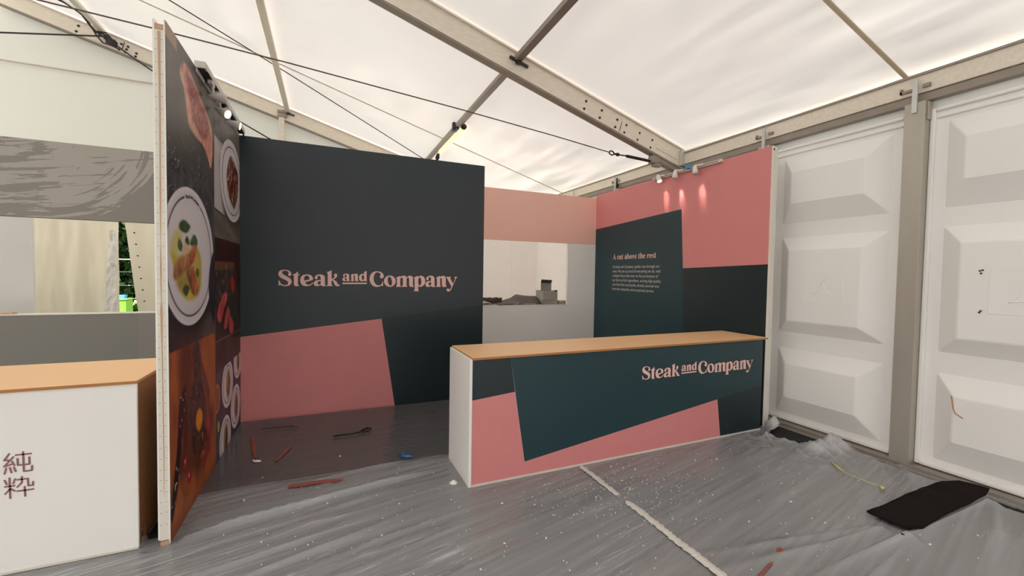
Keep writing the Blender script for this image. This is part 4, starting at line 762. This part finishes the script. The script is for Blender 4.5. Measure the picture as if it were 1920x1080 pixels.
# dark folded sheet, draped
n=26; P=np.zeros((14,n,3)); hn=noise2((14,n),(3,5),31,3)-.5
prof=[(2.50,0.012),(2.62,.02),(2.78,.05),(2.92,.085),(3.03,.15),(3.10,.145),(3.2,.135),(3.34,.125)]
for j in range(14):
    for i in range(n):
        x=2.47+.87*i/(n-1); z=np.interp(x,[p[0] for p in prof],[p[1] for p in prof]); t=j/13
        z=z*(.18+.82*np.clip((t-.02)/.55,0,1)) if x>2.9 else z*(.45+.55*t)
        P[j,i]=(x,6.285+.42*t,zt+.006+max(0,z+.03*hn[j,i]*z*8))
sh_=grid_mesh('folded_sheet',P,M['sheetd']); sh_.modifiers.new('solid','SOLIDIFY').thickness=.006
tag(sh_,'dark brown stiff sheet lying folded on the hatch ledge left of the cartons','sheet')
hb=thing('hob',(2.38,6.45,zt),'pale slab with dark lumpy burners at the left end of the hatch ledge','hob')
B().add([(2.0,6.28,zt),(2.56,6.28,zt),(2.40,6.62,zt),(2.0,6.62,zt),(2.0,6.28,zt+.02),(2.52,6.28,zt+.012),(2.36,6.62,zt+.07),(2.0,6.62,zt+.07)],[(0,1,2,3),(7,6,5,4),(0,4,5,1),(1,5,6,2),(2,6,7,3),(3,7,4,0)]).build('slab',M['kraft'],hb)
b=B()
for k in range(26):
    x=2.05+.42*rnd.random(); y=6.30+.05*rnd.random(); b.box(x-.02,x+.025,y,y+.02,zt+.018,zt+.03+.01*rnd.random())
for k in range(40):
    x=2.12+.62*(k/40); r=.014+.012*rnd.random(); b.tube([(x,6.64,zt+.002),(x+.01,6.64,zt+.095+.02*rnd.random())],r,6)
tag(b.build('burner_grate',M['sheetd'],hb),kind='stuff')
# ------------------------------------------------------------ neighbour's opening
BX(-6.6,-3.745,8.0,8.05,0,2.62).build('partition_panel',M['white2'],label='plain white partition panel seen through the grey hatch at the left edge',cat='partition')
BX(-3.3,-3.05,6.16,6.24,1.0905,1.11).build('wooden_board',M['rawwood'],label='tip of a brown wooden board on the grey hatch sill at the left edge',cat='board')
# outdoors, through the slit
fp=thing('fence_panel',(-5,14,-.05),'galvanised mesh fence panel seen through the slit between the cream curtains','fence')
b=B()
for x in (-6.4,-2.9): b.tube([(x,14,-.05),(x,14,1.82)],.02,8)
for z in (.1,1.82): b.tube([(-6.4,14,z),(-2.9,14,z)],.016,8)
b.build('frame',M['fencem'],fp)
b=B()
for k in range(70): b.beam((-6.4+k*.05,14,.1),(-6.4+k*.05,14,1.8),.005,.005)
for z in (.45,.8,1.15,1.5): b.beam((-6.4,14,z),(-2.9,14,z),.007,.007)
tag(b.build('wire_mesh',M['fencem'],fp),kind='stuff')
def bush(name,c,r,n,label,seed):
    t=thing(name,(c[0],c[1],-.05),label,'shrub'); q=random.Random(seed); b=B()
    for k in range(n):
        u=q.gauss(0,1),q.gauss(0,1),q.gauss(0,1); l=math.sqrt(sum(a*a for a in u)); s=q.random()**.4
        p=Vector((c[0]+r[0]*u[0]/l*s,c[1]+r[1]*u[1]/l*s,c[2]+r[2]*u[2]/l*s)); d=Vector((q.uniform(-1,1),q.uniform(-1,1),q.uniform(-1,.4))).normalized(); e=d.cross(Vector((q.random(),q.random(),1))).normalized()
        L=.10+.08*q.random(); b.add([p-d*L,p+e*L*.45,p+d*L,p-e*L*.45],[(0,1,2,3)])
    tag(b.build('foliage',M['leaf'],t),kind='stuff')
    s=B(); s.tube([(c[0],c[1],-.05),(c[0]+.05,c[1],c[2])],.06,8); s.build('stem',M['rawwood'],t)
bush('shrub',(-5.9,16.6,1.9),(1.9,.9,2.0),5200,'dark green shrub behind the mesh fence outside',3)
bush('shrub.001',(-4.0,18.9,2.2),(2.0,.9,2.3),4200,'taller green shrub further back behind the fence outside',5)
B().box(-5.45,-4.99,14.6,15.0,-.05,.72).box(-5.47,-4.97,14.58,15.02,.72,.76).build('lime_bin',M['lime'],bevel=.02,label='lime green bin standing behind the mesh fence outside',cat='bin')
B().box(-5.2,-5.06,14.68,14.82,.765,.86).build('blue_crate',M['blue'],bevel=.01,label='small blue crate on top of the lime green bin outside',cat='crate')
# ------------------------------------------------------------ polythene on the floor
RID=[((4.36,1.315),(3.30,1.325),(2.3,1.33),.040,.035),((3.24,1.43),(2.7,1.47),(2.0,1.56),.026,.040),((3.30,1.29),(2.6,1.20),(1.8,1.15),.024,.04),((3.2,1.47),(2.6,1.58),(1.9,1.72),.016,.03),
     ((4.38,1.28),(3.9,1.12),(3.3,.98),.022,.06),((4.30,2.25),(4.0,2.0),(3.7,1.75),.012,.05),((4.45,2.05),(4.1,1.75),(3.8,1.62),.010,.04),((4.5,1.85),(4.2,1.7),(3.6,1.62),.012,.04),
     ((4.1,2.6),(3.9,2.3),(3.6,2.1),.014,.05),((3.9,2.85),(3.6,2.6),(3.2,2.45),.008,.05)]
def seg_d(px,py,a,c):
    ax,ay=a; dx,dy=c[0]-ax,c[1]-ay; t=np.clip(((px-ax)*dx+(py-ay)*dy)/(dx*dx+dy*dy),0,1); return np.hypot(px-ax-t*dx,py-ay-t*dy),t
fx=np.concatenate([np.arange(-9,-3.2,.15),np.arange(-3.2,1.6,.03),np.arange(1.6,4.661,.015)]); fy=np.concatenate([np.arange(-6.8,0,.15),np.arange(0,3.561,.018)]); FX,FY=np.meshgrid(fx,fy)
ca,sa_=math.cos(.2),math.sin(.2)
def stretched(sy,sx,seed,ang):
    # ridge noise whose creases run along x turned by ang
    u=FX*math.cos(ang)+FY*math.sin(ang); v=-FX*math.sin(ang)+FY*math.cos(ang); rs=np.random.RandomState(seed); g=rs.rand(600,600)
    a=(u+20)*sx; b_=(v+20)*sy; i=a.astype(int)%599; j=b_.astype(int)%599; p=a-np.floor(a); q=b_-np.floor(b_); p=p*p*(3-2*p); q=q*q*(3-2*q)
    return (g[i,j]*(1-q)+g[i,j+1]*q)*(1-p)+(g[i+1,j]*(1-q)+g[i+1,j+1]*q)*p
H=.004+.0075*np.clip(stretched(9,.8,1,.2)-.45,0,1)**1.0*2+.004*np.clip(stretched(22,1.5,2,.17)-.5,0,1)*2+.004*stretched(2,1.2,3,.3)
H=H+.010*np.clip(np.abs(stretched(6,.6,5,.23)-.5)*-14+1,0,1)*np.clip((2.2-FX)/1.2,0,1)
zone=np.exp(-((FY-(3.10+.2*FX))/.16)**2)*np.clip((FX+.85)/.3,0,1)*np.clip((.9-FX)/.5,0,1)  # raised bands, brightened by the height-driven white in the film haze
H=H+zone*(.034*np.clip(1-np.abs(stretched(6,.25,61,.2)-.5)*7,0,1)+.022*np.clip(1-np.abs(stretched(10,.3,62,.2)-.45)*8,0,1))
low=np.exp(-((FY-2.55)/.25)**2)*np.clip((1.3-FX)/.6,0,1); H=H+low*.020*np.clip(1-np.abs(stretched(7,.35,63,.26)-.5)*9,0,1)
for p0,p1,p2,h,w in RID:
    d1,t1=seg_d(FX,FY,p0,p1); d2,t2=seg_d(FX,FY,p1,p2); f1=np.exp(-(d1/(w*.55))**1.5); f2=np.exp(-(d2/(w*.75))**1.5)*(1-.8*t2); H=H+h*np.maximum(f1,f2)
crz=np.clip((FX-3.55)/.7,0,1)*np.clip((FY-2.0)/.25,0,1)*np.clip((3.1-FY)/.2,0,1)
rdg=lambda a: np.clip(1-np.abs(a-.5)*5,0,1)**2
H=H+crz*(.040*rdg(stretched(5,3,7,1.0))+.032*rdg(stretched(7,2.2,8,.5))+.022*rdg(stretched(10,4,9,-.5)))
flap=np.exp(-(((FX-4.33)/.26)**2+((FY-2.34)/.07)**2)); H=H+.125*flap*(.35+.5*stretched(9,4,10,.9)+.5*rdg(stretched(6,9,11,.2)))
flap2=np.exp(-(((FX-4.26)/.05)**2+((FY-2.60)/.05)**2)); H=H+.09*flap2
flap3=np.exp(-(((FX-4.34)/.12)**2+((FY-2.90)/.05)**2)); H=H+.09*flap3
H=np.where((FX>4.44)&(FY<2.5),H-.035*np.clip((FX-4.44)/.14,0,1),H)
# lie flat under the carpet offcut, the counter and the walls
OFF=[(3.376,1.55),(3.351,1.352),(3.42,1.335),(4.38,1.34),(4.50,1.369),(4.40,1.515)]
inoff=pmask(OFF,FX,FY); inoff=soft(inoff,1,1); H=H*(1-inoff)+.003*inoff
flat_=((FX>.93)&(FX<4.28)&(FY>2.87)&(FY<3.6))|((FX>4.26)&(FX<4.44)&(FY>2.95)); H=np.where(flat_,.0015,H)
H=np.where((FX<-.8)&(FY>2.93),.0015,H)
H=np.where((FX>-.95)&(FX<-.78)&(FY>2.9),.0015,H)
cxs=(FX[:-1,:-1]+FX[1:,1:])/2; cys=(FY[:-1,:-1]+FY[1:,1:])/2
hole=pmask([(4.08,2.74),(4.11,2.60),(4.16,2.50),(4.25,2.46),(4.35,2.42),(4.47,2.37),(4.75,2.42),(4.75,3.6),(4.42,3.6),(4.42,2.86),(4.28,2.80),(4.16,2.80)],cxs,cys)>0
hole|=pmask([(4.37,1.325),(4.385,1.20),(4.41,1.02),(4.43,.82),(4.50,.82),(4.46,1.05),(4.44,1.22),(4.43,1.33)],cxs,cys)>0
hole|=(cxs>4.59)&(cys>1.95)
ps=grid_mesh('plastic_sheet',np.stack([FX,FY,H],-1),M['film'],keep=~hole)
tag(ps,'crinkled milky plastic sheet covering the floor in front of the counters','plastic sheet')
bx_=np.arange(-.828,4.295,.03); by_=np.arange(3.50,5.10,.02); FX,FY=np.meshgrid(bx_,by_)
H=.0105+.010*np.clip(stretched(8,.6,21,.12)-.5,0,1)*np.clip((1.0-FX)/1.2,0,1)+.004*np.clip(stretched(18,1.1,22,.1)-.5,0,1); H=np.where((FY<3.52),.012,H); H=np.where((FX>.93)&(FY<3.51),.0015,H)
hb_=((cxs:=(FX[:-1,:-1]+FX[1:,1:])/2)>.93)&(((FY[:-1,:-1]+FY[1:,1:])/2)<3.50)
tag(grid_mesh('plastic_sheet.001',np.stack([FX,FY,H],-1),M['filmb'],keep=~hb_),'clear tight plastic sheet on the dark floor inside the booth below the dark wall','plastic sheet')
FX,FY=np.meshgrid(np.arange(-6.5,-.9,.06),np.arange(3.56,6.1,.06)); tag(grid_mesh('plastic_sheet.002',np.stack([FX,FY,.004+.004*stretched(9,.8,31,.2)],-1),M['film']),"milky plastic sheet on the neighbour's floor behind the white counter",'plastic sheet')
# offcut of black carpet
oc=B(); top=[];n=18
edgeA=[(3.335,1.56),(3.45,1.55),(3.60,1.556),(3.75,1.56),(3.86,1.575),(3.98,1.56),(4.12,1.575),(4.22,1.555),(4.33,1.545),(4.45,1.50)]
edgeB=[(3.345,1.42),(3.352,1.352),(3.45,1.312),(3.62,1.325),(3.8,1.335),(4.0,1.337),(4.15,1.337),(4.28,1.337),(4.40,1.337),(4.525,1.36)]
ca_=lambda E,t: np.array([np.interp(t*9,range(10),[e[0] for e in E]),np.interp(t*9,range(10),[e[1] for e in E])])
P=np.zeros((9,60,3)); hn=noise2((9,60),(2,9),41,3)
for i in range(60):
    a=ca_(edgeA,i/59); c=ca_(edgeB,i/59)
    for j in range(9):
        q=a+(c-a)*j/8; P[j,i]=(q[0],q[1],.030+.018*(hn[j,i]-.4)+(.02*(i/59)**3)+.008*(1-j/8)*math.sin(i*.22+.5)**2)
co=grid_mesh('carpet_offcut',P,M['carpet']); sd=co.modifiers.new('solid','SOLIDIFY'); sd.thickness=.014; sd.offset=-1
tag(co,'black carpet offcut lying on the plastic sheet near the base of the white wall panels','carpet')
# taped seams
def strip(name,pts,w,z,mt,label,cat,group=None,seed=1,rag=.3,n=40):
    q=random.Random(seed); P_=[Vector(p) for p in pts]; L=[]; tot=sum((a-b_).length for a,b_ in zip(P_,P_[1:])); b=B(); rows=[]
    for k in range(n+1):
        s=tot*k/n; i=0
        while i<len(P_)-2 and s>(P_[i+1]-P_[i]).length: s-=(P_[i+1]-P_[i]).length; i+=1
        d=(P_[i+1]-P_[i]).normalized(); p=P_[i]+d*s; nn=Vector((-d.y,d.x)); e=min(1,min(k,n-k)/2+.35)
        w1=w/2*e*(1+rag*q.uniform(-1,1)); w2=w/2*e*(1+rag*q.uniform(-1,1)); rows.append((p+nn*w1,p,p-nn*w2,z+.004*q.random()))
    v=[]
    for a,m_,c,zz in rows: v+=[(a.x,a.y,z),(m_.x,m_.y,zz+.003),(c.x,c.y,z),(a.x,a.y,z-.003),(c.x,c.y,z-.003)]
    f=[]
    for k in range(n):
        o=5*k; f+=[(o,o+1,o+6,o+5),(o+1,o+2,o+7,o+6),(o+3,o,o+5,o+8),(o+2,o+4,o+9,o+7)]
    b.add(v,f,0,False); return b.build(name,mt,label=label,cat=cat,group=group)
strip('tape_strip',[(1.925,2.885),(1.928,2.70),(1.922,2.55),(1.924,2.39)],.042,.020,M['tape'],'short crumpled white tape strip running out from under the counter','tape',seed=3,rag=.35)
strip('tape_strip.001',[(1.922,2.30),(1.928,2.1),(1.918,1.85),(1.922,1.65),(1.918,1.50)],.050,.022,M['tape'],'longer crumpled white tape strip running to the bottom edge of the picture','tape',seed=5,rag=.25,n=60)
for k,(pts,w,l) in enumerate(([((-.657,4.577),(-.55,4.01)),.03,'upright red tape strip on the booth floor by the food photo wall'],[((-.296,4.20),(-.39,3.905)),.028,'slanting red tape strip on the booth floor right of the upright one'],[((-.265,3.40),(-.08,3.40),(.11,3.372)),.045,'long flat red tape strip on the plastic in front of the booth opening'],[((2.43,1.545),(2.36,1.50)),.045,'stub of red tape at the bottom edge right of the long white tape'],[((2.27,1.488),(2.05,1.43)),.014,'thin dark red tape end at the bottom edge beside the red stub'])):
    strip('red_tape'+('' if k==0 else '.%03d'%k),pts,w,.021,M['orange'],l,'tape',seed=20+k,rag=.25,n=14)
b=B(); b.tube([(.57,3.66,.027),(.60,3.63,.030),(.585,3.60,.028),(.63,3.57,.030),(.665,3.56,.028)],.016,6,taper=[.008,.015,.010,.015,.006]); b.build('blue_strap',M['blued'],label='crumpled scrap of blue tape on the floor left of the long counter',cat='scrap')
b=B(); b.tube([(.05,4.285,.028),(.20,4.283,.028),(.28,4.295,.028),(.32,4.345,.030),(.37,4.385,.030),(.405,4.36,.030),(.375,4.305,.030),(.30,4.29,.030)],.0075,6); b.build('cable_tie',M['black'],label='black cable tie with a looped end on the booth floor',cat='cable tie')
b=B(); b.tube([(-.60,4.74,.028),(-.42,4.72,.028),(-.30,4.70,.028)],.004,6); b.build('black_thread',M['cable'],label='thin black thread on the booth floor near the pink wall panel',cat='thread')
b=B(); b.tube([(-.345,4.775,.029),(-.27,4.63,.029)],.0045,6); b.build('black_thread.001',M['cable'],label='short black thread crossing the end of the longer thread',cat='thread')
b=B(); b.tube([(3.97,2.13,.030),(3.90,2.02,.024),(3.87,1.96,.022),(3.86,1.80,.024),(3.865,1.74,.026)],.006,6,taper=[.008,.007,.0025,.0025,.0025]); b.tube([(3.865,1.74,.026),(3.855,1.715,.026),(3.845,1.70,.026)],.01,6,taper=[.004,.010,.014]); b.build('yellow_cord',M['yellow'],label='pale yellow cord with a knotted end on the plastic near the hard wall',cat='cord')
b=B(); b.tube([(-.565,3.985,.026),(-.55,3.945,.028),(-.52,3.935,.028),(-.50,3.935,.026)],.010,6,taper=[.006,.011,.010,.006]); b.build('paper_scrap',M['chip'],label='white bent paper scrap below the red tape on the booth floor',cat='scrap')
b=B(); b.tube([(.848,3.02,.012),(.872,3.01,.018),(.895,3.0,.012)],.022,8,taper=[.012,.024,.012]); b.build('putty_lump',M['chip'],label='white lump on the plastic at the left foot of the long counter',cat='scrap')
b=B(); b.tube([(3.20,1.335,.03),(3.235,1.325,.035),(3.26,1.315,.03)],.012,6,taper=[.006,.014,.004]); b.build('black_scrap',M['carpet'],label='tiny black scrap beside the near corner of the carpet offcut',cat='scrap')
# individual chips and finer dust
def up_z(x,y): return .022
chip=None; q=random.Random(17); spots=[]
for px in [(-.35,2.75),(-.52,3.30),(.0,3.05),(.45,2.86),(.78,2.4),(.30,2.55),(-.1,2.62),(1.1,2.6),(1.3,2.5),(1.55,2.62),(1.75,2.42),(2.15,2.78),(2.3,2.66),(2.08,2.55),(2.05,2.42),(2.6,2.75),(2.9,2.6),(2.75,2.3),(3.1,2.55),(3.4,2.2),(2.4,2.1),(2.2,1.95),(1.5,2.05),(1.2,2.15),(.95,2.2),(.75,2.05),(1.35,1.85),(1.62,1.7),(2.5,1.8),(2.8,1.95),(3.0,1.85),(3.2,2.05),(2.95,1.6),(2.7,1.45),(2.6,1.62),(3.0,1.2),(2.75,1.12),(3.4,1.05),(3.3,1.22),(3.7,1.15),(3.6,1.45),(.1,3.8),(-.45,3.62),(.5,3.3),(.2,3.25)]: spots.append(px)
me=None
for k,(x,y) in enumerate(spots):
    if me is None:
        b=B(); b.tube([(-.010,0,0),(-.004,.003,.004),(.006,-.002,.004),(.012,.001,0)],.006,6,taper=[.002,.007,.006,.002]); o=b.build('plaster_chip',M['chip']); me=o.data
    else:
        o=bpy.data.objects.new('plaster_chip',me); SC.collection.objects.link(o)
    o.location=(x,y,.022); s=q.uniform(.35,.8); o.scale=(s,s,s); o.rotation_euler=(0,0,q.uniform(0,6.28))
    tag(o,'small white plaster chip lying on the plastic floor sheet','chip','white plaster chips on the plastic')
b=B()
for k in range(650):
    x=q.uniform(-.8,3.9); y=q.uniform(1.2,3.4) if q.random()<.8 else q.uniform(2.0,2.8)
    if q.random()<.45: x=q.gauss(2.0,.35); y=q.gauss(2.45,.25)
    if x>.9 and y>2.85: continue
    r=q.uniform(.0016,.0048); b.add([(x-r,y,.019),(x,y-r,.019),(x+r,y,.019),(x,y+r,.019),(x,y,.019+r*1.4)],[(0,1,4),(1,2,4),(2,3,4),(3,0,4)])
tag(b.build('plaster_dust',M['chip'],label='fine white plaster crumbs scattered over the plastic sheet',cat='dust'),kind='stuff')
